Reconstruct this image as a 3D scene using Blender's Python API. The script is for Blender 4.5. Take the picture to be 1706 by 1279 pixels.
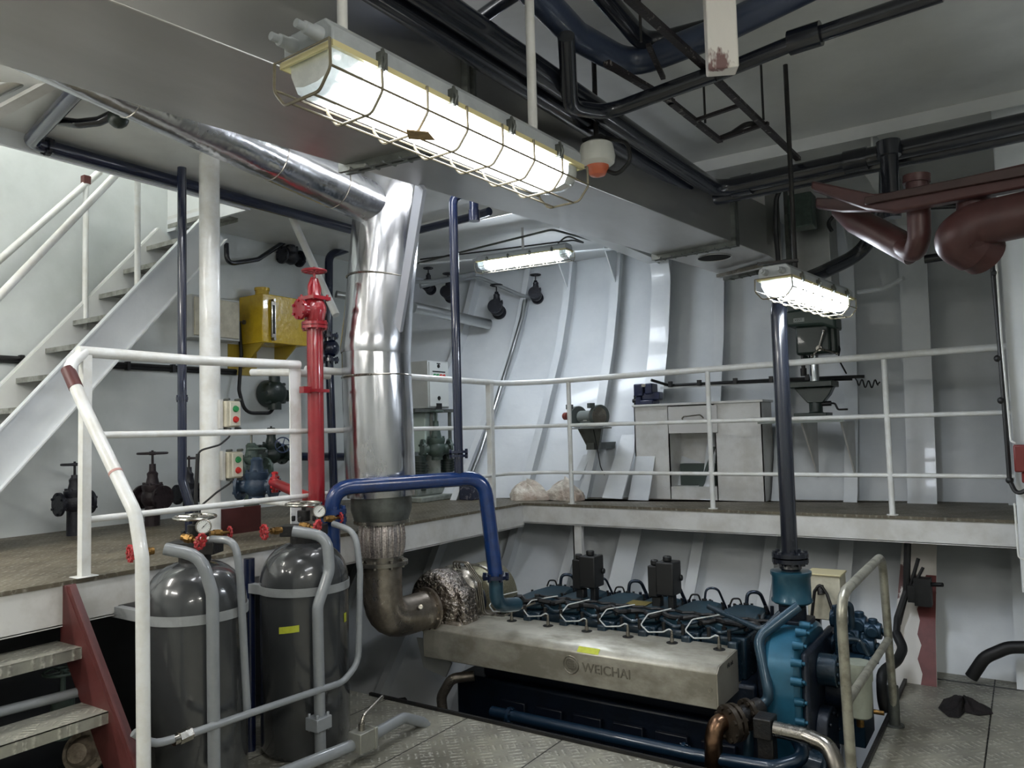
import bpy, math, random
import numpy as np
from mathutils import Vector, Matrix
random.seed(7)
for o in list(bpy.data.objects): bpy.data.objects.remove(o)
SC = bpy.context.scene
COL = SC.collection
PI = math.pi

# ---------------- camera: rotation recovered from the photograph's vanishing points ----------------
CX, CY = 853.0, 639.5
VP1 = np.array([-1080., 768.]); VP2 = np.array([1712., 694.])
FPX = math.sqrt(-float(np.dot(VP1-[CX, CY], VP2-[CX, CY])))
def _cd(p):
    v = np.array([p[0]-CX, -(p[1]-CY), -FPX]); return v/np.linalg.norm(v)
_Y = _cd(VP2); _X = -_cd(VP1); _X = _X-_Y*np.dot(_X, _Y); _X = _X/np.linalg.norm(_X); _Z = np.cross(_X, _Y)
RW = np.array([_X, _Y, _Z])
EYE = np.array([0., 0., 1.70])
cam_d = bpy.data.cameras.new('camera'); cam = bpy.data.objects.new('camera', cam_d); COL.objects.link(cam)
cam_d.sensor_width = 36; cam_d.lens = FPX*36/1706; cam_d.clip_start = 0.05
M4 = Matrix([[float(RW[i][j]) for j in range(3)]+[float(EYE[i])] for i in range(3)]+[[0, 0, 0, 1]])
cam.matrix_world = M4
SC.camera = cam

def P(px, py, x=None, y=None, z=None):
    """where the sight line through a photo point meets the plane x=, y= or z= of the room"""
    d = RW @ np.array([(px-CX)/FPX, -(py-CY)/FPX, -1.])
    i, v = (0, x) if x is not None else ((1, y) if y is not None else (2, z))
    r = EYE+d*((v-EYE[i])/d[i])
    return Vector((float(r[0]), float(r[1]), float(r[2])))

# ---------------- world, exposure, lamps that only light ----------------
w = bpy.data.worlds.new('world'); SC.world = w; w.use_nodes = True
w.node_tree.nodes['Background'].inputs[0].default_value = (.60, .66, .75, 1)
w.node_tree.nodes['Background'].inputs[1].default_value = 0.05
SC.view_settings.view_transform = 'Standard'; SC.view_settings.look = 'None'
SC.view_settings.exposure = 2.08; SC.view_settings.gamma = 1.0
LAMP = 13.0            # emission strength of the fluorescent diffusers

# ---------------- materials ----------------
def lin(c):
    if isinstance(c, str):
        c = [int(c[i:i+2], 16)/255 for i in (0, 2, 4)]
    return tuple([(v/12.92 if v <= .04045 else ((v+.055)/1.055)**2.4) for v in c])+(1,)
def mat(name, col, rough=.5, metal=0., col2=None, ns=6., nmix=.5, bump=0., bs=40., rvar=.0, stretch=None, coat=0., lo=.42, hi=.62, aniso=0., bdist=.01):
    m = bpy.data.materials.new(name); m.use_nodes = True
    nt = m.node_tree; b = nt.nodes['Principled BSDF']
    b.inputs['Base Color'].default_value = lin(col); b.inputs['Roughness'].default_value = rough
    b.inputs['Metallic'].default_value = metal; b.inputs['Coat Weight'].default_value = coat
    tc = nt.nodes.new('ShaderNodeTexCoord'); src = tc.outputs['Object']
    if stretch:
        mp = nt.nodes.new('ShaderNodeMapping'); mp.inputs['Scale'].default_value = stretch
        nt.links.new(src, mp.inputs[0]); src = mp.outputs[0]
    if col2 is not None or rvar:
        n = nt.nodes.new('ShaderNodeTexNoise'); n.inputs['Scale'].default_value = ns; n.inputs['Detail'].default_value = 6
        n.inputs['Roughness'].default_value = .65
        nt.links.new(src, n.inputs['Vector'])
        r = nt.nodes.new('ShaderNodeMapRange'); r.inputs[1].default_value = lo; r.inputs[2].default_value = hi
        nt.links.new(n.outputs[0], r.inputs[0])
        if col2 is not None:
            mx = nt.nodes.new('ShaderNodeMix'); mx.data_type = 'RGBA'
            k = nt.nodes.new('ShaderNodeMath'); k.operation = 'MULTIPLY'; k.inputs[1].default_value = nmix
            nt.links.new(r.outputs[0], k.inputs[0]); nt.links.new(k.outputs[0], mx.inputs[0])
            mx.inputs[6].default_value = lin(col); mx.inputs[7].default_value = lin(col2)
            nt.links.new(mx.outputs[2], b.inputs['Base Color'])
        if rvar:
            rr = nt.nodes.new('ShaderNodeMapRange'); rr.inputs[3].default_value = max(.02, rough-rvar); rr.inputs[4].default_value = min(1, rough+rvar)
            nt.links.new(r.outputs[0], rr.inputs[0]); nt.links.new(rr.outputs[0], b.inputs['Roughness'])
    if bump:
        n2 = nt.nodes.new('ShaderNodeTexNoise'); n2.inputs['Scale'].default_value = bs; n2.inputs['Detail'].default_value = 3
        nt.links.new(src, n2.inputs['Vector'])
        bp = nt.nodes.new('ShaderNodeBump'); bp.inputs['Strength'].default_value = bump; bp.inputs['Distance'].default_value = bdist
        nt.links.new(n2.outputs[0], bp.inputs['Height']); nt.links.new(bp.outputs[0], b.inputs['Normal'])
    return m
def emit(name, col, s):
    m = bpy.data.materials.new(name); m.use_nodes = True
    b = m.node_tree.nodes['Principled BSDF']; b.inputs['Base Color'].default_value = lin(col)
    b.inputs['Emission Color'].default_value = lin(col); b.inputs['Emission Strength'].default_value = s
    return m
def plate_mat(name, c1, c2, c3, metal, rough, seams, scale=55., mark=.6, pattern=.25):
    """chequered tread plate: raised lozenges in two directions, worn paint, plate seams"""
    m = bpy.data.materials.new(name); m.use_nodes = True
    nt = m.node_tree; b = nt.nodes['Principled BSDF']; N = nt.nodes.new; L = nt.links.new
    tc = N('ShaderNodeTexCoord')
    sep = N('ShaderNodeSeparateXYZ'); L(tc.outputs['Object'], sep.inputs[0])
    def mth(op, a, bb=None):
        n = N('ShaderNodeMath'); n.operation = op
        for i, v in enumerate((a, bb)):
            if v is None: continue
            if isinstance(v, (int, float)): n.inputs[i].default_value = v
            else: L(v, n.inputs[i])
        return n.outputs[0]
    s = mth('ADD', sep.outputs[0], sep.outputs[1]); d = mth('SUBTRACT', sep.outputs[0], sep.outputs[1])
    k = scale
    A = mth('MULTIPLY', mth('POWER', mth('ABSOLUTE', mth('SINE', mth('MULTIPLY', s, k))), 6.), mth('GREATER_THAN', mth('SINE', mth('MULTIPLY', d, k*.5)), .15))
    B = mth('MULTIPLY', mth('POWER', mth('ABSOLUTE', mth('SINE', mth('MULTIPLY', d, k))), 6.), mth('GREATER_THAN', mth('SINE', mth('MULTIPLY', s, k*.5)), .15))
    h = mth('MAXIMUM', A, B)
    no = N('ShaderNodeTexNoise'); no.inputs['Scale'].default_value = 3.; no.inputs['Detail'].default_value = 8; no.inputs['Roughness'].default_value = .7
    L(tc.outputs['Object'], no.inputs['Vector'])
    n3 = N('ShaderNodeTexNoise'); n3.inputs['Scale'].default_value = 1.1; n3.inputs['Detail'].default_value = 6
    L(tc.outputs['Object'], n3.inputs['Vector'])
    n4 = N('ShaderNodeTexNoise'); n4.inputs['Scale'].default_value = 60.; n4.inputs['Detail'].default_value = 3
    L(tc.outputs['Object'], n4.inputs['Vector'])
    def rng(o, a, c):
        r = N('ShaderNodeMapRange'); r.inputs[1].default_value = a; r.inputs[2].default_value = c; L(o, r.inputs[0]); return r.outputs[0]
    def mix(f, a, c):
        x = N('ShaderNodeMix'); x.data_type = 'RGBA'; L(f, x.inputs[0])
        for i, v in ((6, a), (7, c)):
            if isinstance(v, tuple): x.inputs[i].default_value = v
            else: L(v, x.inputs[i])
        return x.outputs[2]
    c = mix(rng(no.outputs[0], .35, .65), lin(c1), lin(c2))
    c = mix(mth('MULTIPLY', rng(n3.outputs[0], .52, .70), .75), c, lin(c3))
    c = mix(mth('MULTIPLY', mth('MULTIPLY', h, rng(n4.outputs[0], .45, .62)), mark), c, lin('c9c7bc'))
    if seams:
        sx, sy, ox, oy = seams
        gx = mth('LESS_THAN', mth('ABSOLUTE', mth('SUBTRACT', mth('FRACT', mth('DIVIDE', mth('ADD', sep.outputs[0], ox), sx)), .5)), .006)
        gy = mth('LESS_THAN', mth('ABSOLUTE', mth('SUBTRACT', mth('FRACT', mth('DIVIDE', mth('ADD', sep.outputs[1], oy), sy)), .5)), .007)
        c = mix(mth('MAXIMUM', gx, gy), c, lin('15140f'))
    L(c, b.inputs['Base Color'])
    b.inputs['Metallic'].default_value = metal
    rr = N('ShaderNodeMapRange'); rr.inputs[3].default_value = rough-.13; rr.inputs[4].default_value = rough+.15
    L(no.outputs[0], rr.inputs[0]); L(rr.outputs[0], b.inputs['Roughness'])
    bp = N('ShaderNodeBump'); bp.inputs['Strength'].default_value = pattern*2; bp.inputs['Distance'].default_value = .004
    L(h, bp.inputs['Height']); L(bp.outputs[0], b.inputs['Normal'])
    return m

WHITE = mat('white_hull_paint', 'd6dadd', .33, 0, 'c3c8cc', 1.5, .6, .12, 9, coat=.15, bdist=.02)
WHITE2 = mat('white_bulkhead_paint', 'd3d8d8', .35, 0, 'bfc5c4', 1.2, .7, .12, 7, coat=.15, bdist=.02)
CEILP = mat('white_deckhead_paint', 'd0d2d0', .36, 0, 'bfc1c0', 1.4, .7, .2, 6, coat=.2, bdist=.02)
RAILP = mat('white_rail_paint', 'dfe1e0', .3, 0, 'c9c7be', 9, .55, .08, 60, coat=.2)
BEAMP = mat('white_beam_paint', 'd5d5d3', .4, 0, 'aeaba2', 4, .5, .1, 20)
PEEL = mat('peeling_white_paint', 'dad6d0', .5, 0, '5b2a2a', 7, .9, .5, 30, lo=.54, hi=.57, stretch=(.5, .5, .22))
NAVY = mat('gloss_navy_pipe_paint', '131b33', .22, 0, '18223b', 12, .4, .05, 60, coat=.4)
BLACKP = mat('gloss_black_pipe_paint', '171a22', .24, 0, '1f232d', 8, .4, .06, 40, coat=.35)
BLUE = mat('royal_blue_pipe_paint', '123063', .22, 0, '0c2148', 10, .5, .08, 60, coat=.4)
RED = mat('gloss_red_pipe_paint', '8c1c25', .25, 0, '78161f', 8, .5, .1, 40, coat=.4)
REDW = mat('red_wheel_paint', 'b23034', .4, 0, '7a2426', 40, .7, .1, 80)
MAROON = mat('maroon_primer', '5a2c2b', .5, 0, '47211f', 6, .6, .1, 40)
GALV = mat('galvanised_sheet', 'bab9b6', .36, .95, 'a6a5a2', 1.2, .5, .035, 1.6, .05, stretch=(1, .35, 1), bdist=.03)
GALVD = mat('dull_galvanised_strip', '6c6f6b', .5, .7, '4f524e', 10, .6, .1, 50)
ALU = mat('polished_aluminium_cladding', 'c2c3c6', .22, 1., 'a9aaae', 3, .5, .28, 7, .06, stretch=(1, 1, .28), bdist=.03)
STEEL = mat('brushed_steel', '9b978f', .32, 1., '6f6a62', 6, .6, .1, 30, .1)
BURNT = mat('heat_stained_steel', '9d958a', .36, .85, '5e544a', 5, .7, .2, 25, .1)
COVER = mat('stained_steel_cover_plate', 'b3b0a4', .42, .45, '7a766a', 3.5, .85, .1, 30, .1, stretch=(.6, 1, 1))
FOIL = mat('crumpled_foil_wrap', 'a79f98', .25, 1., '6a6059', 9, .6, 1., 28, bdist=.03)
BRAID = mat('braided_steel_hose', 'cdc5c1', .32, .9, '7a716d', 90, .8, .8, 120, bdist=.004)
TEAL = mat('teal_engine_enamel', '2b4b5b', .33, .25, '1e3644', 6, .6, .1, 40, coat=.3)
TEALD = mat('dark_teal_engine_enamel', '1f3340', .35, .2, '131f29', 9, .7, .15, 50, .1, coat=.2)
ENGD = mat('dark_navy_engine_casting', '101b2b', .42, .1, '0b1119', 8, .6, .2, 40)
DARK = mat('oily_dark_metal', '1b1c1e', .45, .3, '2f2b27', 14, .6, .3, 60)
DKGREEN = mat('dark_green_machine_paint', '1d2a25', .38, 0, '151f1b', 9, .5, .1, 50, coat=.1)
GREEN = mat('green_grey_valve_paint', '46564f', .45, 0, '2c3732', 18, .6, .2, 60)
VBLACK = mat('black_cast_valve_paint', '20222b', .42, .1, '15161a', 16, .6, .3, 70)
VBROWN = mat('brown_black_valve_paint', '30252a', .45, .1, '1b1618', 16, .6, .3, 70)
TANK = mat('charcoal_tank_enamel', '3a3c3d', .22, 0, '303234', 3, .5, .06, 12, coat=.6)
GREYP = mat('grey_pipe_enamel', '868a8d', .3, 0, '767a7c', 9, .5, .08, 60, coat=.3)
STRAP = mat('grey_strap_paint', '8f9293', .45, 0, '7a7d7d', 12, .5)
YELLOW = mat('yellow_enamel', 'd7b62c', .27, 0, 'bd9a20', 14, .5, .4, 25, coat=.4)
CREAM = mat('cream_box_paint', 'c9c4b0', .45, 0, 'a39d89', 9, .6)
CABG = mat('pale_grey_cabinet_paint', 'b9bcba', .4, 0, 'a4a7a5', 4, .5)
RUBBER = mat('black_rubber_cable', '0f1012', .5, 0, '1c1c1e', 20, .5)
BRASS = mat('aged_brass', '8a6a3c', .38, .9, '4d3a22', 20, .7, .2, 60)
COPPERN = mat('stained_copper_nickel', '8d6f58', .3, 1., '4a3a30', 10, .7, .2, 30)
WIRE = mat('bare_cage_wire', '6f6855', .5, .0, '565040', 30, .5)
CLEAR = mat('clear_lamp_end', 'd9ddda', .15, 0, 'b3bab6', 20, .5); 
CLEAR.node_tree.nodes['Principled BSDF'].inputs['Transmission Weight'].default_value = .35
GASKET = mat('yellow_gasket', 'cbc190', .5)
LHOUSE = mat('lamp_housing_grey', 'a3a8ab', .45, 0, '8c9194', 10, .5)
GLOW = emit('fluorescent_diffuser', (.92, .955, 1.), LAMP)
GLOWN = emit('near_lamp_diffuser', (.97, .98, 1.), LAMP*.3)
GLOWH = emit('added_fill_diffuser', (.97, .98, 1.), LAMP*.45)  # glow of the two fill fittings added behind the duct
PIPEM = mat('bright_galvanised_pipe', 'c6c8c8', .3, 1., 'b2b4b4', 6, .5, .05, 30)
GLOWW = emit('neutral_diffuser', (1., .99, .965), LAMP*1.25)
ORANGE = mat('orange_beacon_lens', 'c4674a', .3)
GREENB = mat('green_button', '2f8a52', .35); REDB = mat('red_button', 'c2322c', .35)
DIAL = mat('gauge_dial', 'd9dcd8', .4); INK = mat('black_ink', '101010', .6)
SIGN = mat('white_sticker', 'e3e5e2', .5)
TAPE = mat('yellow_green_tape', 'b9c03c', .5, 0, '9aa02c', 30, .5)
CARD = mat('brown_card', 'a38a60', .7, 0, '5d4a30', 30, .5)
SACKM = mat('pale_plastic_sack', 'd6cfc2', .5, 0, 'a88f80', 7, .7, .8, 18, bdist=.03)
RAG = mat('black_cloth', '141012', .9, 0, '241c1c', 12, .5, .8, 40)
WHITEPL = mat('white_plastic', 'd8d9d3', .4)
WHEELM = mat('worn_chrome_wheel', 'b5b4ac', .25, 1., '6d685c', 20, .6)
VISE = mat('dark_blue_vice_paint', '1c2446', .3, .1, '131a33', 12, .5, coat=.3)
BACKING = mat('dark_bilge_and_shade_paint', '24262a', .6, 0, '141517', 3, .6)  # bilge paint; also darkens the panel that stands for shade under the platform
DECKM = plate_mat('worn_brown_deck_plate', '6d6656', '544d40', '39342c', .1, .5, None, 62., .35, .25)
FLOORM = plate_mat('oily_aluminium_floor_plate', 'aaa899', '85837a', '4d493d', .35, .42, (.65, 1.9, .185, .4), 58., .8, .35)
TREADM = plate_mat('chequered_tread_plate', 'a5a599', '82817a', '55554a', .45, .42, None, 75., .8, .35)

# ---------------- mesh collector ----------------
def frame_to(d):
    d = Vector(d).normalized()
    return d.to_track_quat('Z', 'Y').to_matrix()
class MB:
    def __init__(s): s.v = []; s.f = []; s.s = []
    def add(s, vs, fs, sm=True):
        n = len(s.v); s.v += [Vector(v) for v in vs]; s.f += [[n+i for i in f] for f in fs]; s.s += [sm]*len(fs); return s
    def box(s, c, d, R=None):
        hx, hy, hz = d[0]/2, d[1]/2, d[2]/2; c = Vector(c)
        vs = [Vector((x, y, z)) for z in (-hz, hz) for x, y in ((-hx, -hy), (hx, -hy), (hx, hy), (-hx, hy))]
        if R is not None:
            if isinstance(R, (int, float)): R = Matrix.Rotation(R, 3, 'Z')
            vs = [R @ v for v in vs]
        return s.add([c+v for v in vs], [[3, 2, 1, 0], [4, 5, 6, 7], [0, 1, 5, 4], [1, 2, 6, 5], [2, 3, 7, 6], [3, 0, 4, 7]], False)
    def bb(s, a, b):
        a = Vector(a); b = Vector(b); return s.box((a+b)/2, [abs(b[i]-a[i]) for i in range(3)])
    def lathe(s, prof, c=(0, 0, 0), ax=(0, 0, 1), n=24, cap=True):
        R = frame_to(ax); c = Vector(c); vs = []; fs = []; m = len(prof)
        for r, h in prof:
            for k in range(n):
                a = 2*PI*k/n; vs.append(c+R @ Vector((r*math.cos(a), r*math.sin(a), h)))
        for i in range(m-1):
            for k in range(n):
                k2 = (k+1) % n; fs.append([i*n+k, i*n+k2, (i+1)*n+k2, (i+1)*n+k])
        s.add(vs, fs)
        if cap:
            q = len(s.v)-m*n
            s.f.append([q+k for k in range(n)][::-1]); s.s.append(False)
            s.f.append([q+(m-1)*n+k for k in range(n)]); s.s.append(False)
        return s
    def cyl(s, a, b, r, r2=None, n=18):
        a = Vector(a); b = Vector(b); L = (b-a).length
        return s.lathe([(r, 0), (r if r2 is None else r2, L)], a, b-a, n)
    def tube(s, pts, r, fr=0., n=10, close=False):
        pts = [Vector(p) for p in pts]; out = [pts[0]]
        if close: out = []
        N = len(pts)
        rng = range(N) if close else range(1, N-1)
        for i in rng:
            a, b, c = pts[(i-1) % N], pts[i], pts[(i+1) % N]
            u = (a-b); v = (c-b); lu, lv = u.length, v.length
            if lu < 1e-6 or lv < 1e-6: continue
            u /= lu; v /= lv
            ang = PI-u.angle(v)
            if fr <= 0 or ang < .05: out.append(b); continue
            t = min(fr*math.tan(ang/2), lu*.49, lv*.49)
            p0 = b+u*t; p1 = b+v*t; k = max(3, int(ang/.22))
            for j in range(k+1):
                q = j/k; out.append(p0.lerp(b, q).lerp(b.lerp(p1, q), q))
        if not close: out.append(pts[-1])
        pts = out; m = len(pts)
        T = []
        for i in range(m):
            if close: t = pts[(i+1) % m]-pts[(i-1) % m]
            else: t = pts[min(i+1, m-1)]-pts[max(i-1, 0)]
            T.append(t.normalized())
        up = Vector((0, 0, 1)) if abs(T[0].z) < .9 else Vector((1, 0, 0))
        nrm = T[0].cross(up).normalized(); vs = []
        for i in range(m):
            nrm = (nrm-T[i]*nrm.dot(T[i])).normalized(); bi = T[i].cross(nrm)
            rr = r[min(i, len(r)-1)] if isinstance(r, (list, tuple)) else r
            for k in range(n):
                a = 2*PI*k/n; vs.append(pts[i]+nrm*math.cos(a)*rr+bi*math.sin(a)*rr)
        fs = []
        for i in range(m if close else m-1):
            for k in range(n):
                k2 = (k+1) % n; j = (i+1) % m; fs.append([i*n+k, i*n+k2, j*n+k2, j*n+k])
        s.add(vs, fs)
        if not close:
            q = len(s.v)-m*n
            s.f.append([q+k for k in range(n)][::-1]); s.s.append(False)
            s.f.append([q+(m-1)*n+k for k in range(n)]); s.s.append(False)
        return s
    def torus(s, c, ax, R, r, n=28, k=8):
        Q = frame_to(ax); c = Vector(c)
        return s.tube([c+Q @ Vector((R*math.cos(2*PI*i/n), R*math.sin(2*PI*i/n), 0)) for i in range(n)], r, 0, k, True)
    def prism(s, poly, ext, sm=False):
        poly = [Vector(p) for p in poly]; e = Vector(ext); n = len(poly)
        s.add(poly+[p+e for p in poly], [list(range(n))[::-1], [n+i for i in range(n)]]+[[i, (i+1) % n, n+(i+1) % n, n+i] for i in range(n)], sm)
        return s
    def sphere(s, c, r, sc=(1, 1, 1), n=14):
        c = Vector(c); vs = []; fs = []; m = n//2
        for i in range(m+1):
            t = PI*i/m
            for k in range(n):
                a = 2*PI*k/n; vs.append(c+Vector((r*sc[0]*math.sin(t)*math.cos(a), r*sc[1]*math.sin(t)*math.sin(a), r*sc[2]*math.cos(t))))
        for i in range(m):
            for k in range(n):
                k2 = (k+1) % n; fs.append([i*n+k, (i+1)*n+k, (i+1)*n+k2, i*n+k2])
        return s.add(vs, fs)
    def beam(s, a, b, w, h, up=(0, 0, 1)):
        a = Vector(a); b = Vector(b); d = (b-a).normalized(); u = Vector(up)
        sd = d.cross(u).normalized(); u = sd.cross(d)
        pl = [a+sd*w/2*i+u*h/2*j for i, j in ((-1, -1), (1, -1), (1, 1), (-1, 1))]
        return s.prism(pl, b-a)
    def wheel(s, c, ax, R, r, spokes=4, hub=None):
        s.torus(c, ax, R, r); Q = frame_to(ax); c = Vector(c)
        for k in range(spokes):
            a = 2*PI*k/spokes; e = Q @ Vector((R*math.cos(a), R*math.sin(a), 0)); s.tube([c, c+e], r*.8, 0, 6)
        h = hub or R*.22; d = Vector(ax).normalized(); s.cyl(c-d*h*.6, c+d*h*.6, h, n=12); return s
    def flange(s, c, ax, R, t, bolts=8, br=None, hole=None):
        d = Vector(ax).normalized(); c = Vector(c); s.cyl(c-d*t/2, c+d*t/2, R, n=28)
        Q = frame_to(ax); br = br or R*.1
        for k in range(bolts):
            a = 2*PI*(k+.5)/bolts; e = Q @ Vector((R*.83*math.cos(a), R*.83*math.sin(a), 0))
            s.cyl(c+e-d*t*1.1, c+e+d*t*1.1, br, n=6)
        return s
    def build(s, name, m, parent=None, bev=0., label=None, kind=None):
        off = ROOT.get(parent.name, Vector((0, 0, 0))) if parent else Vector((0, 0, 0))
        own = Vector((0, 0, 0))
        if parent is None:
            xs = [v.x for v in s.v]; ys = [v.y for v in s.v]; zs = [v.z for v in s.v]
            own = Vector(((min(xs)+max(xs))/2, (min(ys)+max(ys))/2, min(zs)))
        me = bpy.data.meshes.new(name); me.from_pydata([(v-off-own)[:] for v in s.v], [], s.f)
        me.polygons.foreach_set('use_smooth', s.s); me.materials.append(m)
        try: me.set_sharp_from_angle(angle=math.radians(38))
        except Exception: pass
        me.update()
        o = bpy.data.objects.new(name, me); COL.objects.link(o); o.location = own
        if parent: o.parent = parent
        ROOT[o.name] = off+own
        if bev:
            b = o.modifiers.new('bevel', 'BEVEL'); b.width = bev; b.segments = 2; b.limit_method = 'ANGLE'; b.angle_limit = math.radians(50)
        if label: o['label'] = label
        if kind: o['kind'] = kind
        return o
def _each(mb, name, m, parent, bev=0.):
    # every loose piece of the collector becomes a part of its own
    par = list(range(len(mb.v)))
    def fd(i):
        while par[i] != i: par[i] = par[par[i]]; i = par[i]
        return i
    for f in mb.f:
        a = fd(f[0])
        for i in f[1:]: par[fd(i)] = a
    grp = {}
    for k, f in enumerate(mb.f): grp.setdefault(fd(f[0]), []).append(k)
    for ks in grp.values():
        q = MB(); mp = {}
        for k in ks:
            ff = []
            for i in mb.f[k]:
                if i not in mp: mp[i] = len(q.v); q.v.append(mb.v[i])
                ff.append(mp[i])
            q.f.append(ff); q.s.append(mb.s[k])
        q.build(name, m, parent, bev)
MB.each = _each
ROOT = {}
def thing(name, label, cat, loc=(0, 0, 0), group=None):
    o = bpy.data.objects.new(name, None); COL.objects.link(o); o.location = loc; o.empty_display_size = .05
    o['label'] = label; o['category'] = cat
    if group: o['group'] = group
    ROOT[o.name] = Vector(loc); return o
def tag(o, label, cat, group=None, kind=None):
    o['label'] = label; o['category'] = cat
    if group: o['group'] = group
    if kind: o['kind'] = kind
    return o
def struct(name, mb, m, parent=None, bev=0.):
    o = mb.build(name, m, parent, bev)
    if parent is None: o['kind'] = 'structure'
    return o
def copy_tree(o, parent=None):
    c = o.copy(); COL.objects.link(c); c.parent = parent
    if parent is not None: c.matrix_parent_inverse = o.matrix_parent_inverse
    for ch in [q for q in bpy.data.objects if q.parent == o]: copy_tree(ch, c)
    return c
def text_mesh(txt, size, ext):
    cu = bpy.data.curves.new('lettering', 'FONT'); cu.body = txt; cu.size = size; cu.extrude = ext
    t = bpy.data.objects.new('lettering', cu); COL.objects.link(t)
    dg = bpy.context.evaluated_depsgraph_get(); me = bpy.data.meshes.new_from_object(t.evaluated_get(dg))
    bpy.data.objects.remove(t); return me
def text_on(mb, txt, size, ext, org, xdir, ydir):
    me = text_mesh(txt, size, ext); xd = Vector(xdir).normalized(); yd = Vector(ydir).normalized(); zd = xd.cross(yd)
    mb.add([Vector(org)+xd*v.co.x+yd*v.co.y+zd*v.co.z for v in me.vertices], [list(p.vertices) for p in me.polygons], False)
    return mb
V = Vector

# =====================================================================================
# SETTING
# =====================================================================================
ZP = 1.065      # platform deck height above the floor plates
ZC = 3.50       # deckhead
XE = -3.72      # platform edge (left arm)
YE = 5.72       # platform edge (back arm)
XW = -5.80      # left bulkhead
# hull side: face line of the frames, y as a function of x and z
HX = [-5.8, -4.5, -3.95, -3.4, -2.9, -2.3, -1.2, -.7, 3.2]
HZ = [-1.2, -.5, 0., .35, .65, 1.1, 1.8, 2.5, 3.0, 3.5]
HY = [[3.6, 4.2, 4.7, 4.8, 4.9, 5.0, 5.2, 5.3, 5.3],
      [4.0, 4.6, 5.0, 5.2, 5.3, 5.4, 5.55, 5.6, 5.6],
      [4.4, 5.0, 5.4, 5.55, 5.65, 5.7, 5.8, 5.85, 5.85],
      [4.6, 5.25, 5.65, 5.8, 5.85, 5.95, 6.05, 6.05, 6.05],
      [4.85, 5.45, 5.85, 6.0, 6.05, 6.15, 6.28, 6.35, 6.35],
      [5.2, 5.75, 6.08, 6.25, 6.35, 6.45, 6.62, 6.72, 6.72],
      [5.7, 6.25, 6.46, 6.6, 6.68, 6.76, 6.84, 6.86, 6.86],
      [6.25, 6.75, 6.82, 6.88, 6.92, 6.95, 6.95, 6.95, 6.95],
      [6.55, 6.98, 7.0, 7.02, 7.02, 7.02, 7.0, 7.0, 7.0],
      [6.8, 7.15, 7.12, 7.12, 7.1, 7.08, 7.04, 7.04, 7.04]]
HYn = np.array(HY)
def hull(x, z):
    row = [float(np.interp(x, HX, HYn[i])) for i in range(len(HZ))]
    return float(np.interp(z, HZ, row))
PD = .15        # plate lies this far outboard of the frame faces

# floor plates (opening for the engine)
mb = MB()
mb.bb((XE-.3, -3.2, -.04), (3.2, 3.75, 0)); mb.bb((-.75, 3.75, -.04), (3.2, 6.15, 0))
floor = struct('floor', mb, FLOORM)
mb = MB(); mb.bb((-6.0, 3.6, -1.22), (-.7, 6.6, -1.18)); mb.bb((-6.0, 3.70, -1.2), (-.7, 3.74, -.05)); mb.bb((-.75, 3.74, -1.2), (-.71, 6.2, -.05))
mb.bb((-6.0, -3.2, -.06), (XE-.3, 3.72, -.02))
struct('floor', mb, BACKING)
mb = MB(); mb.bb((XE+.05, 3.735, -.07), (-.73, 3.755, .018)); mb.bb((-.765, 3.74, -.07), (-.745, 6.1, .022))
struct('trim_1', mb, DARK)
# platform deck
mb = MB(); mb.bb((XW, -3.2, ZP-.02), (XE+.01, 6.0, ZP)); 
n = 24; xs = [XW+(3.2-XW)*i/n for i in range(n+1)]
poly = [V((XW, YE-.01, ZP-.02)), V((3.2, YE-.01, ZP-.02))]+[V((x, hull(x, ZP)+PD, ZP-.02)) for x in reversed(xs)]
mb.prism(poly, (0, 0, .02))
platform = struct('floor', mb, DECKM)
# edge girders of the platform and carlings below it
mb = MB(); mb.bb((XE-.012, -3.2, ZP-.20), (XE, YE, ZP-.004)); mb.bb((XE-.012, YE, ZP-.17), (3.2, YE+.012, ZP-.004))
mb.bb((XE-.10, -3.2, ZP-.205), (XE, YE, ZP-.195)); mb.bb((XE, YE, ZP-.175), (3.2, YE+.09, ZP-.165))
struct('trim_2', mb, BEAMP)
mb = MB()
for x in (-4.6, -3.0, -1.9, -.72, .3):
    mb.bb((x-.006, YE+.02, ZP-.16), (x+.006, hull(x, ZP)+PD, ZP-.02))
for y in (.6, 1.4, 2.2, 3.0, 3.8, 4.6, 5.4): mb.bb((XW, y-.006, ZP-.16), (XE-.02, y+.006, ZP-.02))
mb.beam((-3.6, YE+.45, ZP-.1), (3.2, YE+.62, ZP-.1), .012, .16)
struct('trim_3', mb, BEAMP)
# kick plates and wear strips under the platform: small posts
mb = MB(); p = P(955, 870, y=YE+.03); mb.bb((p.x-.0, YE+.02, -1.1), (p.x+.08, YE+.06, ZP-.17)); mb.bb((p.x, YE+.02, -1.1), (p.x+.012, YE+.12, ZP-.17))
struct('trim_4', mb, BEAMP)

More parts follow.
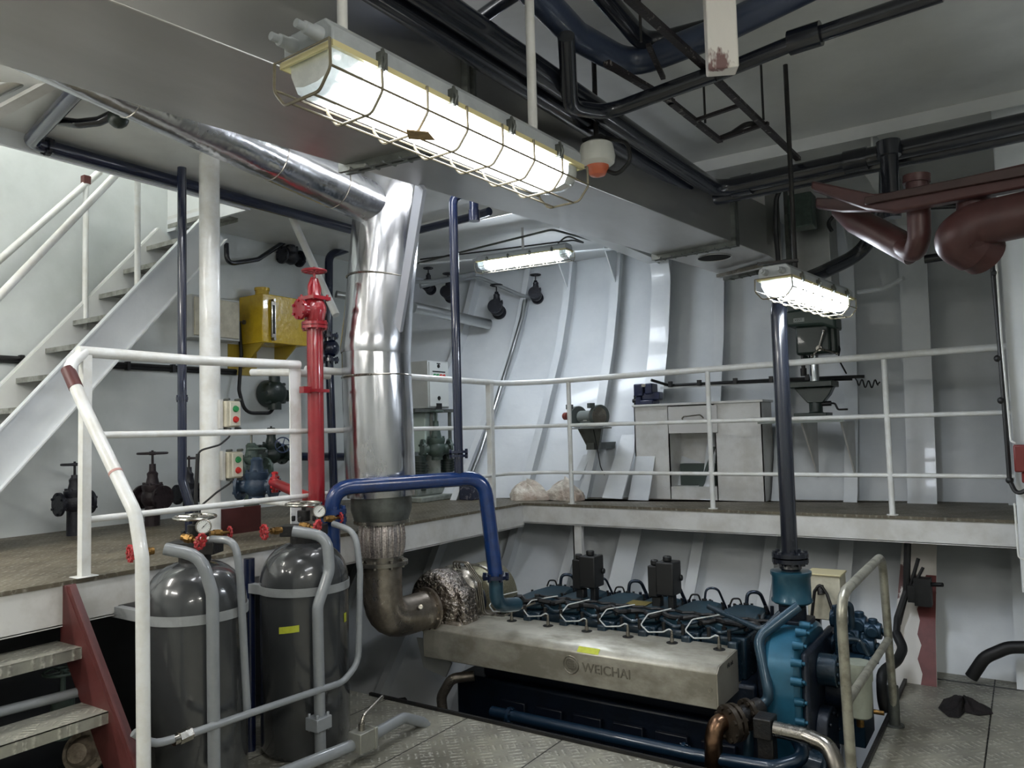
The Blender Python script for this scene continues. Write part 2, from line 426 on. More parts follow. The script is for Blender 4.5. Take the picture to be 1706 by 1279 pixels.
# hull side plating and its frames
mb = MB(); nx, nz = 46, 40
for j in range(nz+1):
    z = -1.25+(3.55+1.25)*j/nz
    for i in range(nx+1):
        x = -6.2+(3.3+6.2)*i/nx; mb.v.append(V((x, hull(x, z)+PD, z)))
for j in range(nz):
    for i in range(nx):
        a = j*(nx+1)+i; mb.f.append([a, a+1, a+nx+2, a+nx+1]); mb.s.append(True)
wall_back = struct('wall_back', mb, WHITE)
sd = wall_back.modifiers.new('plate', 'SOLIDIFY'); sd.thickness = .012; sd.offset = 1
def hull_frame(x, fl, depth=PD, z0=-1.2, z1=3.48, knee=0., name='hull_frame', par=wall_back):
    mb = MB(); N = 44; zs = [z0+(z1-z0)*i/N for i in range(N+1)]
    web = []; t = .012
    def fy(z):
        y = hull(x, z)+PD-depth
        if knee and z > z1-knee:
            q = (z-(z1-knee))/knee; y -= knee*(1-math.sqrt(max(0, 1-q*q)))
        return y
    for z in zs: web.append((fy(z), hull(x, z)+PD+.005, z))
    vs = []
    for a, b, z in web: vs += [V((x-t/2, a, z)), V((x-t/2, b, z)), V((x+t/2, b, z)), V((x+t/2, a, z))]
    fs = []
    for i in range(N):
        for k in range(4): fs.append([4*i+k, 4*i+(k+1) % 4, 4*i+4+(k+1) % 4, 4*i+4+k])
    mb.add(vs, fs)
    vs = []
    for a, b, z in web: vs += [V((x-fl/2, a-t, z)), V((x+fl/2, a-t, z)), V((x+fl/2, a, z)), V((x-fl/2, a, z))]
    mb.add(vs, fs)
    return mb.build(name, WHITE, par)
for x, fl, d, kn in ((-5.1, .07, .15, 0), (-4.5, .07, .15, 0), (-3.95, .08, .16, 0), (-3.4, .09, .16, 0), (-2.86, .19, .24, .42), (-2.32, .09, .15, 0),
                 (-1.75, .09, .15, 0), (-1.2, .10, .16, 0), (-.70, .20, .22, .45), (-.1, .1, .15, 0), (.5, .1, .15, 0), (1.2, .2, .2, .4), (1.9, .1, .15, 0), (2.6, .1, .15, 0)):
    hull_frame(x, fl, d, knee=kn)
# brackets tying frames to the deckhead
mb = MB()
for x in (-3.95, -3.4, -2.32, -1.75, -1.2):
    y = hull(x, 3.3); mb.prism([(x, y-.28, 3.49), (x, y, 3.49), (x, y, 3.1)], (.012, 0, 0))
mb.build('frame_bracket', WHITE, wall_back)
# left bulkhead, with the stair trunk above the deckhead
mb = MB(); mb.bb((XW-.05, -3.2, -1.2), (XW, 6.6, 5.6))
struct('wall_left', mb, WHITE2)
mb = MB(); mb.bb((-4.80, 3.66, ZC), (-4.77, 0.3, 5.6)); mb.bb((XW, 3.66, ZC), (-4.78, 3.69, 5.6)); mb.bb((XW, .27, ZC), (-4.78, .3, 5.6)); mb.bb((XW, .27, 5.6), (-4.77, 3.69, 5.63))
struct('wall_trunk', mb, WHITE2)
mb = MB(); mb.bb((XW, -3.25, -1.2), (3.25, -3.2, ZC)); struct('wall_front', mb, WHITE2)
mb = MB(); mb.bb((3.2, -3.2, -1.2), (3.25, 7.3, ZC)); struct('wall_right', mb, WHITE2)
# deckhead with the stair opening
mb = MB(); mb.bb((-4.78, -3.2, ZC), (3.2, 7.3, ZC+.03)); mb.bb((XW, 3.66, ZC), (-4.78, 7.3, ZC+.03)); mb.bb((XW, -3.2, ZC), (-4.78, .3, ZC+.03))
ceiling = struct('ceiling', mb, CEILP)
mb = MB()
for x in (-.35, .55, 1.5, 2.4): mb.bb((x-.006, -3.2, ZC-.10), (x+.006, 7.0, ZC)) if x > 1 else None
for y in (5.05,): mb.bb((-4.7, y-.006, ZC-.08), (3.2, y+.006, ZC))
for x in (-2.86, -.70): mb.bb((x-.006, 5.1, ZC-.24), (x+.006, 6.9, ZC)); mb.bb((x-.07, 5.1, ZC-.25), (x+.07, 6.8, ZC-.24))
mb.build('deck_beam', CEILP, ceiling)
mb = MB(); mb.bb((-4.79, .3, ZC-.10), (-4.765, 3.68, ZC+.0)); mb.bb((XW, 3.655, ZC-.1), (-4.77, 3.68, ZC)); struct('trim_5', mb, WHITE)
# white partition at the right edge of the photo, standing on the platform edge
a = P(1700, 905, y=YE-.02)
mb = MB(); mb.bb((a.x, 5.2, .72), (a.x+1.3, YE-.03, ZC)); struct('wall_partition', mb, WHITE, bev=.006)
# lower flange of the web frame, its paint peeling to primer
mb = MB(); N = 14
pr = None
for i in range(N+1):
    z = ZP-.18-(ZP-.18+.75)*i/N; y = hull(-.7, z)+PD-.24-.10; w = .11+.03*i/N
    row = [V((-.70-w, y-.012, z)), V((-.70+w, y-.012, z)), V((-.70+w, y, z)), V((-.70-w, y, z))]
    n = len(mb.v); mb.v += row
    if i:
        for k in range(4): mb.f.append([n-4+k, n-4+(k+1) % 4, n+(k+1) % 4, n+k]); mb.s.append(False)
tr6 = struct('trim_6', mb, PEEL)
mb = MB(); lft = [(.45, .62), (.15, .55), (.28, .50), (.05, .42), (.22, .36), (.10, .28), (.30, .22), (.12, .14), (.35, .06), (.25, -.02), (.6, -.10)]
vs = []
for u, z in lft:
    y = hull(-.7, z)+PD-.34-.014; w = .11+.03*(ZP-.18-z)/1.63
    vs += [V((-.70+w*u, y, z)), V((-.70+w*.99, y, z))]
mb.add(vs, [[2*i, 2*i+1, 2*i+3, 2*i+2] for i in range(len(lft)-1)], False)
mb.build('primer_patch', mat('exposed_red_primer', '74403f', .55, 0, '5e3231', 12, .6), tr6)
mb = MB(); mb.prism([(-.71, hull(-.7, ZP-.2)-.2, ZP-.18), (-.71, hull(-.7, ZP-.2)+.1, ZP-.18), (-.71, hull(-.7, -.7)+.1, -.7), (-.71, hull(-.7, -.7)-.19, -.7)], (.02, 0, 0))
struct('trim_7', mb, BEAMP)
# bilge plating below the floor plates, dark and oily
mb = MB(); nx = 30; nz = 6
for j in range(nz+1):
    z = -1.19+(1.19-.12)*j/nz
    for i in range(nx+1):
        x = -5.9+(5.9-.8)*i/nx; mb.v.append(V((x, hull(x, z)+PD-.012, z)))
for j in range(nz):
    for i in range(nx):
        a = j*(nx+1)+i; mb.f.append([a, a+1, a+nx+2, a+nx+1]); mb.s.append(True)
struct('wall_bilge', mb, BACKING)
mb = MB(); mb.bb((-4.42, -3.2, -.02), (-4.40, 3.55, ZP-.17)); struct('wall_underdeck_shade', mb, BACKING)  # added dark panel in place of the shade under the left platform

# =====================================================================================
# FLUORESCENT FITTINGS
# =====================================================================================
def make_light():
    r = thing('fluorescent_light', 'x', 'ceiling light')
    L = 1.2; W = .098
    m = MB(); m.prism([(-W, 0, .0), (W, 0, .0), (W, 0, .045), (W-.03, 0, .075), (-W+.03, 0, .075), (-W, 0, .045)], (0, L, 0)); m.build('housing', LHOUSE, r, .006)
    m = MB()
    def prof(k): return [(-W*k, 0), (-W*.98*k, -.045*k), (-W*.78*k, -.085*k), (-W*.35*k, -.097*k), (W*.35*k, -.097*k), (W*.78*k, -.085*k), (W*.98*k, -.045*k), (W*k, 0)]
    def loft(m, st):
        pv = None
        for k, y in st:
            n = len(m.v); q = prof(k); m.v += [V((a, y, b)) for a, b in q]
            if pv is not None:
                for i in range(len(q)-1): m.f.append([pv+i, pv+i+1, n+i+1, n+i]); m.s.append(True)
            else: m.f.append(list(range(n, n+len(q)))); m.s.append(False)
            pv = n
        m.f.append(list(range(pv, pv+8))[::-1]); m.s.append(False)
    loft(m, [(.97, .11), (.97, L-.09)]); m.build('diffuser', GLOW, r)
    for s in (0, 1):
        m = MB(); st = [(.97, .109), (.97, .06), (.93, .025), (.8, .008)] if s == 0 else [(.97, L-.089), (.97, L-.06), (.93, L-.025), (.8, L-.008)]
        loft(m, st); m.build('diffuser_end', CLEAR, r)
    m = MB()
    for s in (-1, 1): m.bb((s*W-.004, -.006, -.012), (s*W+.008*s, L+.006, .004))
    m.bb((-W, -.008, -.012), (W, 0, .004)); m.bb((-W, L, -.012), (W, L+.008, .004)); m.build('gasket', GASKET, r)
    m = MB(); nh = 8
    for i in range(nh):
        y = -.02+(L+.04)*i/(nh-1)
        m.tube([(-W-.012, y, .0), (-W-.014, y, -.075), (-W*.7, y, -.125), (W*.7, y, -.125), (W+.014, y, -.075), (W+.012, y, .0)], .0042, .03, 6)
    for x, z in ((-W-.014, -.07), (-W*.45, -.125), (W*.45, -.125), (W+.014, -.07)): m.tube([(x, -.02, z), (x, L+.02, z)], .0034, 0, 6)
    m.tube([(-W-.012, -.02, 0), (W+.012, -.02, 0)], .003, 0, 6); m.tube([(-W-.012, L+.02, 0), (W+.012, L+.02, 0)], .003, 0, 6)
    m.build('wire_cage', WIRE, r)
    for i in range(4):
        for s in (-1, 1):
            y = .16+i*.29; m = MB(); m.bb((s*W-.006, y-.012, -.018), (s*W+.02*s, y+.012, .03)); m.tube([(s*(W+.014), y, -.02), (s*(W+.026), y, .005), (s*(W+.012), y, .04)], .005, .01, 6)
            m.build('spring_clip', GALVD, r)
    for x in (-.05, .05):
        m = MB(); m.lathe([(.02, 0), (.02, .02), (.016, .025), (.016, .05), (.011, .055), (.011, .075)], (x, 0, .035), (0, -1, 0), 14); m.build('cable_gland', LHOUSE, r)
    return r
LP = make_light()
def put_light(o, label, a, b, group='caged fluorescent lights'):
    a = V(a); b = V(b); d = b-a; o['label'] = label; o['group'] = group
    k = d.length/1.2; o.scale = (k, k, k) if k < 1 else (1, 1, 1)
    o.location = a if k < 1 else a-d.normalized()*(1.2-d.length)/2
    print('LIGHT', d.length)
    o.rotation_euler = (math.atan2(d.z, math.hypot(d.x, d.y)), 0, math.atan2(-d.x, d.y)); return o
# near end centre and far end centre of each fitting
z1 = 2.66
A = (P(470, 150, z=z1-.09)+P(555, 88, z=z1))/2; B = (P(900, 335, z=z1-.09)+P(968, 275, z=z1))/2; A.z = z1; B.z = z1
put_light(LP, 'large caged fluorescent light nearest the viewer with a brown card in its guard', A, B)
L2 = copy_tree(LP); z2 = 2.38
A2 = P(1290, 462, z=z2); B2 = P(1397, 500, z=z2)
put_light(L2, 'caged fluorescent light at the right in front of the drill press', A2, B2)
L3 = copy_tree(LP); z3 = 3.24
A3 = P(800, 438, z=z3); B3 = P(948, 416, z=z3)
put_light(L3, 'caged fluorescent light far back under the deckhead near the hull valves', A3, B3)
UNSEEN = []
for k, (x, y, z, rz, lab) in enumerate(((.9, .2, 3.0, 0, 'above and right of the viewer'), (-2.6, -.7, 3.1, 1.57, 'behind the viewer towards the ladder'),
        (.9, -2.2, 3.1, 0, 'near the after wall'), (-4.55, .1, 3.25, 0, 'over the left platform outside the frame'), (-4.5, -1.6, 3.2, 0, 'farthest along the left platform'),
        (-2.88, 1.55, 3.39, 0, 'added as fill, hidden behind the left duct edge, nearer the viewer'), (-2.88, 2.95, 3.39, 0, 'added as fill, hidden behind the left duct edge, farther away'), (-5.25, 1.6, 5.3, 0, 'up in the stair trunk'))):  # the pair behind the duct is added to brighten left wall and platform
    o = copy_tree(LP); o.location = (x, y, z); o.rotation_euler = (0, 0, rz)
    o['group'] = 'lights outside the frame'
    o['label'] = 'caged fluorescent light '+lab
    for ch in bpy.data.objects:
        if ch.parent == o and ch.name.startswith('diffuser') and not ch.name.startswith('diffuser_end'):
            me = ch.data.copy(); me.materials.clear(); me.materials.append(GLOWH if z > 3.35 and z < 4 else GLOWW); ch.data = me
for ch in bpy.data.objects:
    if ch.parent == LP and ch.name == 'diffuser':
        me = ch.data.copy(); me.materials.clear(); me.materials.append(GLOWN); ch.data = me
# brown card caught in the guard of the near light
d = (B-A).normalized(); sd = V((d.y, -d.x, 0))
c = P(698, 226, z=z1-.135); 
m = MB(); q = [c-d*.05-sd*.0, c+sd*.035+d*.0, c+d*.055+sd*.01, c+d*.0-sd*.04]
m.prism(q, (0, 0, .003)); tag(m.build('paper_scrap', CARD), 'brown card scrap caught in the guard of the near fluorescent light', 'paper')
# hanger poles of the lights
def pole(name, a, b, r, mtl, label, cat, extra=None):
    m = MB(); m.cyl(a, b, r, n=14); return tag(m.build(name, mtl), label, cat)
def pjx(p):
    c_ = RW.T @ (np.array(p)-EYE); return CX+FPX*float(c_[0])/-float(c_[2])
def on_axis(a, b, px, up):
    return min((a.lerp(b, t/200)+V((0, 0, up)) for t in range(201)), key=lambda q: abs(pjx(q)-px))
c = on_axis(A, B, 572, .072); pole('hanger_pole', c, (c.x, c.y, ZC), .014, BEAMP, 'thin white hanger pole above the left half of the near light', 'pole')
c = on_axis(A, B, 888, .072); pole('hanger_pole', c, (c.x, c.y, ZC), .017, BEAMP, 'white hanger pole above the right half of the near light', 'pole')
c = (A2+B2)/2+V((0, 0, .075)); pole('hanger_pole', c-(B2-A2)*.2, V((c.x, c.y, ZC))-(B2-A2)*.2, .012, DARK, 'dark hanger rod above the right hand fluorescent light', 'pole')
c = (A3+B3)/2+V((0, 0, .06)); pole('hanger_pole', c, (c.x, c.y, ZC), .012, BEAMP, 'short white hanger above the far fluorescent light', 'pole')
# angle bracket that carries the far lamp
m = MB(); m.beam(P(700, 440, z=3.36), P(1030, 382+32, z=3.36), .05, .012)
tag(m.build('lamp_bracket', WHITE), 'long white angle bar running above the far fluorescent light', 'bracket')
# orange beacon
c = P(995, 272, z=2.93); r = thing('alarm_beacon', 'round white alarm beacon with orange lens hanging beside the near light', 'beacon', c)
m = MB(); m.lathe([(.05, .10), (.075, .085), (.085, .03), (.08, 0), (.06, -.015)], c, (0, 0, 1), 26); m.build('beacon_body', WHITEPL, r)
m = MB(); m.lathe([(.055, 0), (.052, .02), (.035, .045), (.001, .055)], c+V((0, 0, -.012)), (0, 0, -1), 24); m.build('beacon_lens', ORANGE, r)
m = MB(); m.cyl(c+V((0, 0, .09)), c+V((0, 0, .57)), .012, n=10); m.bb(c+V((-.05, -.05, .10)), c+V((.05, .05, .115))); m.build('beacon_stem', DARK, r)
m = MB(); m.tube([c+V((.03, .02, -.03)), c+V((.09, .02, -.07)), c+V((.16, .02, -.02)), c+V((.15, .02, .07)), c+V((.05, 0, .11))], .010, .05, 8); m.build('beacon_cable', RUBBER, r)

# =====================================================================================
# VENTILATION DUCT, LAGGED PIPES, STACK
# =====================================================================================
zd = 2.88
q = [P(75, 130, z=zd), P(1205, 458, z=zd), P(1280, 426, z=zd), P(180, 0, z=zd)]
u = (q[1]-q[0]).normalized(); u2 = (q[2]-q[3]).normalized()
q[0] -= u*1.9; q[3] -= u2*1.9
c = (q[0]+q[1]+q[2]+q[3])/4
r = thing('ventilation_duct', 'large galvanised rectangular air duct running along the deckhead', 'duct', (c.x, c.y, zd))
H = .36
m = MB(); m.prism(q, (0, 0, H)); m.build('duct_casing', GALV, r, .004)
def crossbar(t, t2, nm='duct_flange', drop=.03, w=.035, over=.03, side=True):
    a = q[0].lerp(q[1], t); b = q[3].lerp(q[2], t2); e = (b-a).normalized()
    m = MB()
    for s in (-1, 1):
        o = u*s*w*.55
        m.beam(a-e*over+o, b+e*over+o, w*.5, drop*2)
        if side: m.beam(b+e*.015+o, b+e*.015+o+V((0, 0, H)), w*.5, drop, (e.x, e.y, 0))
    n = 7
    for i in range(n):
        p = a.lerp(b, (i+.5)/n); m.cyl(p+V((0, 0, -drop-.006)), p+V((0, 0, -drop+.01)), .008, n=8)
        m.cyl(p+V((0, 0, -drop+.004))-u*.04, p+V((0, 0, -drop+.004))+u*.04, .007, n=6)
    return m.build(nm, GALVD, r)
def tpar(px, py, A_, B_):
    p = P(px, py, z=zd); return (p-A_).dot((B_-A_).normalized())/(B_-A_).length
t1 = tpar(1075, 430, q[0], q[1]); t1b = tpar(1213, 405, q[3], q[2])
crossbar(t1, t1b)
crossbar(tpar(585, 275, q[0], q[1]), tpar(760, 238, q[3], q[2]))
crossbar(tpar(1195, 463, q[0], q[1]), tpar(1268, 446, q[3], q[2])+.0)
m = MB(); cc = P(1190, 429, z=zd-.002); m.cyl(cc, cc+V((0, 0, .01)), .115, n=32); m.build('vent_opening', mat('open_duct_hole', '050505', .9), r)
m = MB(); m.torus(cc, (0, 0, 1), .117, .004, 32, 6); m.build('vent_rim', GALV, r)
# riser at the far end of the duct
a = q[1].lerp(q[2], .15); b = q[2]
m = MB(); m.bb((b.x-.38, b.y+.05, zd+.02), (b.x-.02, b.y+.45, ZC)); m.build('duct_riser', GALV, r)
# round vertical duct trunk behind the right lamp
a = P(1316, 440, y=6.1); b2 = P(1384, 440, y=6.1)
r = thing('duct_trunk', 'galvanised vertical duct trunk behind the right hand fluorescent light', 'duct', (a.x, 6.1, 2.75))
m = MB(); m.bb((a.x, 6.1, 2.75), (b2.x, 6.4, ZC)); m.build('trunk_casing', PIPEM, r, .004)
m = MB(); m.bb((a.x-.02, 6.08, 2.78), (a.x+.01, 6.42, ZC)); m.build('trunk_flange', GALVD, r)
c = P(1333, 355, y=5.9); m = MB(); m.bb(c+V((-.07, -.08, -.12)), c+V((.10, .08, .13))); tag(m.build('motor_box', GREEN, bev=.01), 'grey green motor box high up beside the vertical duct trunk', 'box')

# silver lagged pipe along the deckhead
XS = -3.85
pa = P(-160, -20, x=XS); pe = P(612, 330, x=XS)
XS = -3.47; l0 = P(148, 165, x=XS); l1 = P(591, 362, x=XS); dd_ = (l1-l0)/(l1.y-l0.y); pa = l0-dd_*.9+V((0, 0, .14)); pe = l0+dd_*(3.66-l0.y)+V((0, 0, .14))
r = thing('lagged_pipe', 'silver clad pipe running under the deckhead beside the duct into the exhaust stack', 'pipe', pe)
m = MB(); m.cyl(pa, pe, .138, n=36); m.build('pipe_cladding', ALU, r)
for t in (.40, .70, .87):
    m = MB(); c = pa.lerp(pe, t); m.torus(c, pe-pa, .139, .003, 36, 6); m.build('cladding_band', STEEL, r)
# exhaust stack
r = thing('exhaust_stack', 'large silver clad vertical exhaust stack with creased aluminium cladding', 'exhaust pipe', (-3.48, 3.68, 1.07))
s0 = V((-3.50, 3.70, 1.20)); s1 = V((-3.52, 3.69, 2.28)); s2 = V((-3.47, 3.80, 3.46))
def crease(o, k=.004, n=9):
    rnd = random.Random(3)
    for v in o.data.vertices:
        a = math.atan2(v.co.y, v.co.x); v.co *= 1+0
    return o
m = MB(); m.lathe([(.215, 0), (.225, .10), (.226, .6), (.222, .94)], s0+V((0, 0, .10)), s1-s0, 64, False); m.build('lower_cladding', ALU, r)
m = MB(); m.lathe([(.224, 0), (.229, .008), (.224, .016)], s0.lerp(s1, .80), s1-s0, 48, False); m.build('cladding_band', STEEL, r)
m = MB(); m.lathe([(.222, -.03), (.229, 0), (.226, .1), (.222, .25), (.222, 1.25)], s1-(s1-s0)*.04, s2-s1, 64, False); m.build('upper_cladding', ALU, r)
m = MB(); m.lathe([(.222, 0), (.226, .006), (.222, .012)], s1.lerp(s2, .36), s2-s1, 48, False); m.build('cladding_band', STEEL, r)
m = MB(); m.lathe([(.17, -.08), (.19, -.02), (.195, 0), (.195, .10), (.215, .11)], s0+V((0, 0, .02)), (0, 0, 1), 48); m.build('stack_collar', GALVD, r)
m = MB(); m.flange(s0+V((0, 0, -.06)), (0, 0, 1), .18, .02, 10, .010); m.build('stack_flange', STEEL, r)
# white brace in front of the stack
m = MB(); m.beam(P(702, 307, z=2.882), P(664, 545, y=3.47), .075, .02, (0, 1, 0)); tag(m.build('stack_brace', mat('pale_painted_brace', 'b5bac6', .4)), 'pale flat bar leaning against the right side of the exhaust stack', 'brace')
m = MB(); m.cyl(P(465, 315, y=4.2), P(560, 525, y=4.2), .03, n=12); tag(m.build('diagonal_brace', RAILP), 'white diagonal tube running down to the left of the exhaust stack', 'brace')
# flexible bellows, elbow
BX, BY, DZ = -3.50, 3.70, .11
r = thing('exhaust_bellows', 'braided steel flexible exhaust joint between stack and elbow', 'pipe', (BX, BY, .73+DZ))
m = MB(); N = 40; pr = []
for i in range(N+1):
    t = i/N; h = .81+.22*t; R_ = .128+.014*math.sin(PI*t)**.6; pr.append((R_, h-.73))
m.lathe(pr, (BX, BY, .73+DZ), (0, 0, 1), 60); 
for k in range(22):
    a = 2*PI*k/22; m.tube([V((BX+math.cos(a)*rr, BY+math.sin(a)*rr, h+DZ)) for rr, h in ((.128, .815), (.141, .86), (.145, .92), (.141, .98), (.128, 1.03))], .009, 0, 6)
m.build('braided_sleeve', BRAID, r)
m = MB(); m.flange(V((BX, BY, .765+DZ)), (0, 0, 1), .165, .024, 8, .013); m.lathe([(.125, 0), (.13, .06)], (BX, BY, .775+DZ), (0, 0, 1), 40); m.build('lower_flange', STEEL, r)
m = MB(); m.lathe([(.13, 0), (.125, .03)], (BX, BY, 1.02+DZ), (0, 0, 1), 40); m.build('upper_collar', STEEL, r)
r = thing('exhaust_elbow', 'heat stained steel exhaust elbow bending to the turbocharger', 'pipe', (BX, BY, .5))
m = MB(); m.tube([(BX, BY, .745+DZ), (BX, BY, .50), (-3.44, 4.10, .51)], .125, .27, 36); m.build('elbow_bend', BURNT, r)
m = MB(); m.flange(V((-3.445, 4.06, .51)), (.1, 1, 0), .15, .02, 8, .010); m.build('elbow_flange', BURNT, r)
m = MB(); c = V((-3.345, 3.87, .57)); m.cyl(c, c+V((.05, -.04, .02)), .015, n=10); m.build('sensor_boss', STEEL, r)
# turbocharger
r = thing('turbocharger', 'foil wrapped turbocharger with round intake silencer at the left end of the engine', 'turbocharger', (-3.42, 4.3, .45))
tb = V((-3.42, 4.12, .55))
m = MB(); m.lathe([(.12, -.04), (.19, -.03), (.215, .03), (.21, .14), (.17, .19), (.13, .2)], tb, (0, 1, 0), 36); m.add([], []); m.prism([tb+V((.02, 0, -.22)), tb+V((.26, 0, -.13)), tb+V((.24, 0, .08)), tb+V((.0, 0, .2)), tb+V((-.1, 0, -.2))], (0, .16, 0)); m.build('turbine_wrap', FOIL, r, .02)
m = MB(); m.lathe([(.13, .18), (.2, .22), (.215, .25), (.2, .29), (.12, .31)], tb, (0, 1, 0), 40); m.build('compressor_housing', STEEL, r)
m = MB()
for k in range(3): m.tube([tb+V((.02+.025*k, .20, .20)), tb+V((.03+.025*k, .17, .25)), tb+V((.12+.02*k, .18, .25)), tb+V((.22+.015*k, .20, .12)), tb+V((.23+.015*k, .22, -.10)), tb+V((.40, .24, -.10)), tb+V((.62, .3, .0))], .007, .04, 8)
m.build('oil_pipe', STEEL, r)
sc_ = P(806, 990, y=4.72); 
m = MB(); m.lathe([(.15, -.09), (.2, -.07), (.225, -.02), (.235, 0), (.235, .2), (.22, .22)], (sc_.x, 4.62, sc_.z), (0, 1, 0), 44); m.build('intake_silencer', mat('perforated_silencer_metal', 'a7a38c', .4, .8, '8a856c', 90, .8, .2, 150), r)
m = MB(); m.torus((sc_.x, 4.62, sc_.z), (0, 1, 0), .232, .012, 44, 8); m.build('silencer_rim', STEEL, r)
m = MB(); m.lathe([(.12, 0), (.13, .1), (.19, .17)], (sc_.x, 4.40, sc_.z), (0, 1, 0), 30); m.build('intake_cone', ENGD, r)

# =====================================================================================
# RAILINGS, STAIRS, PILLAR
# =====================================================================================
XR = XE-.02; YR = YE+.04
zt, zm, zl = 2.115, 1.73, 1.33
r = thing('guard_rail', 'white three bar guard rail along the platform edge behind the engine', 'railing', (-2, YR, ZP))
m = MB(); m.tube([(XR, 3.30, zt), (XR, 5.50, zt-.01), (XR+.28, YR, zt-.0), (-.07, YR, zt+.03)], .024, .3, 14); m.build('top_rail', RAILP, r)
m = MB(); m.tube([(XR, 3.05, zm), (XR, 5.5, zm), (XR+.28, YR, zm), (-.07, YR, zm)], .016, .2, 12); m.build('middle_rail', RAILP, r)
m = MB(); m.tube([(XR, 3.05, zl), (XR, 5.5, zl), (XR+.28, YR, zl), (-.07, YR, zl)], .015, .2, 12); m.build('lower_rail', RAILP, r)
for px, py in ((953, 835), (1188, 846), (1487, 857)):
    p = P(px, py, y=YR); m = MB(); m.cyl((p.x, YR, ZP), (p.x, YR, zt), .019, n=12); m.cyl((p.x, YR, ZP-.0), (p.x, YR, ZP+.006), .036, n=14); m.build('rail_post', RAILP, r)
m = MB(); m.bb((XR-.03, 5.26, ZP), (XR+.02, 5.31, zt)); m.build('rail_post', RAILP, r, .004)
m = MB(); p = P(493, 850, x=XR); m.bb((XR-.005, p.y-.04, ZP), (XR+.005, p.y+.045, zt)); m.bb((XR-.04, p.y+.035, ZP), (XR, p.y+.045, zt)); m.build('rail_post', RAILP, r)
m = MB(); y0 = p.y
for z, rr in ((zt-.03, .024), (zl-.06, .017)):
    m.tube([(XR-.02, y0+.3, z+.0), (XR-.02, y0+.02, z+.01), (XR-.38, y0-.02, z+.03)], rr, .12, 10)
m.each('return_rail', RAILP, r)
# near rail from the steps to the pillar and beyond
r = thing('guard_rail', 'white guard rail between the maroon steps and the red pipe, passing the pillar', 'railing', (XR, 2.5, ZP))
m = MB(); m.tube([(XR, 1.90, 2.13), (XR, 2.5, 2.125), (XR, 3.24, 2.14)], .027, .1, 14); m.build('top_rail', RAILP, r)
m = MB(); m.tube([(XR, 1.95, zm), (XR, 3.2, zm)], .017, 0, 12); m.build('middle_rail', RAILP, r)
m = MB(); m.tube([(XR, 1.95, zl), (XR, 3.25, zl)], .016, 0, 12); m.build('lower_rail', RAILP, r)
m = MB(); p = P(140, 960, x=XR); m.bb((XR-.022, p.y-.022, ZP), (XR+.022, p.y+.022, 2.12)); m.bb((XR-.04, p.y-.05, ZP), (XR+.04, p.y+.05, ZP+.005)); m.build('rail_post', RAILP, r, .003)
# thick handrail of the steps
r = thing('stair_handrail', 'thick white bent handrail coming down beside the maroon steps', 'handrail', (-3.08, 1.85, 0))
h = [P(340, 591, x=XR), V((XR, 1.93, 2.13)), V((XR+.02, 1.84, 2.05)), P(146, 690, y=1.84), P(225, 855, y=1.84), P(237, 930, y=1.84), P(246, 1279, y=1.84)]
h[-1].z = 0; h[-1].x = h[-2].x+.02
h = h[1:]
m = MB(); m.tube(h, .028, .13, 18); m.build('handrail_tube', RAILP, r)
m = MB(); a, b = h[1], h[2]; m.cyl(a.lerp(b, .05), a.lerp(b, .45), .0305, n=18); m.build('primer_sleeve', MAROON, r)
m = MB(); a, b = h[2], h[3]; m.cyl(a.lerp(b, .60), a.lerp(b, .62), .0295, n=18); m.build('weld_joint', mat('pinkish_weld_bead', 'b78d86', .5), r)
# maroon steps
r = thing('boarding_steps', 'maroon steel steps with chequered treads up to the platform', 'stairs', (-3.4, 1.5, 0))
def stringer(y):
    m = MB(); a = V((-3.72, y, 1.04)); 
    m.prism([(-3.74, y, 1.045), (-3.66, y, 1.045), (-2.84, y, 0), (-3.12, y, 0), (-3.74, y, .78)], (0, .012, 0))
    m.beam((-3.70, y+.02, 1.045), (-2.86, y+.02, 0.0), .05, .012, (0, 0, 1))
    return m
stringer(1.83).build('stringer', MAROON, r); stringer(.98).build('stringer', MAROON, r)
for z, x in ((.79, -3.66), (.55, -3.44), (.31, -3.22), (.08, -3.02)):
    m = MB(); m.bb((x-.11, .99, z-.005), (x+.11, 1.83, z)); m.bb((x+.105, .99, z-.05), (x+.11, 1.83, z)); m.bb((x-.11, .99, z-.05), (x-.105, 1.83, z)); m.build('tread', TREADM, r)
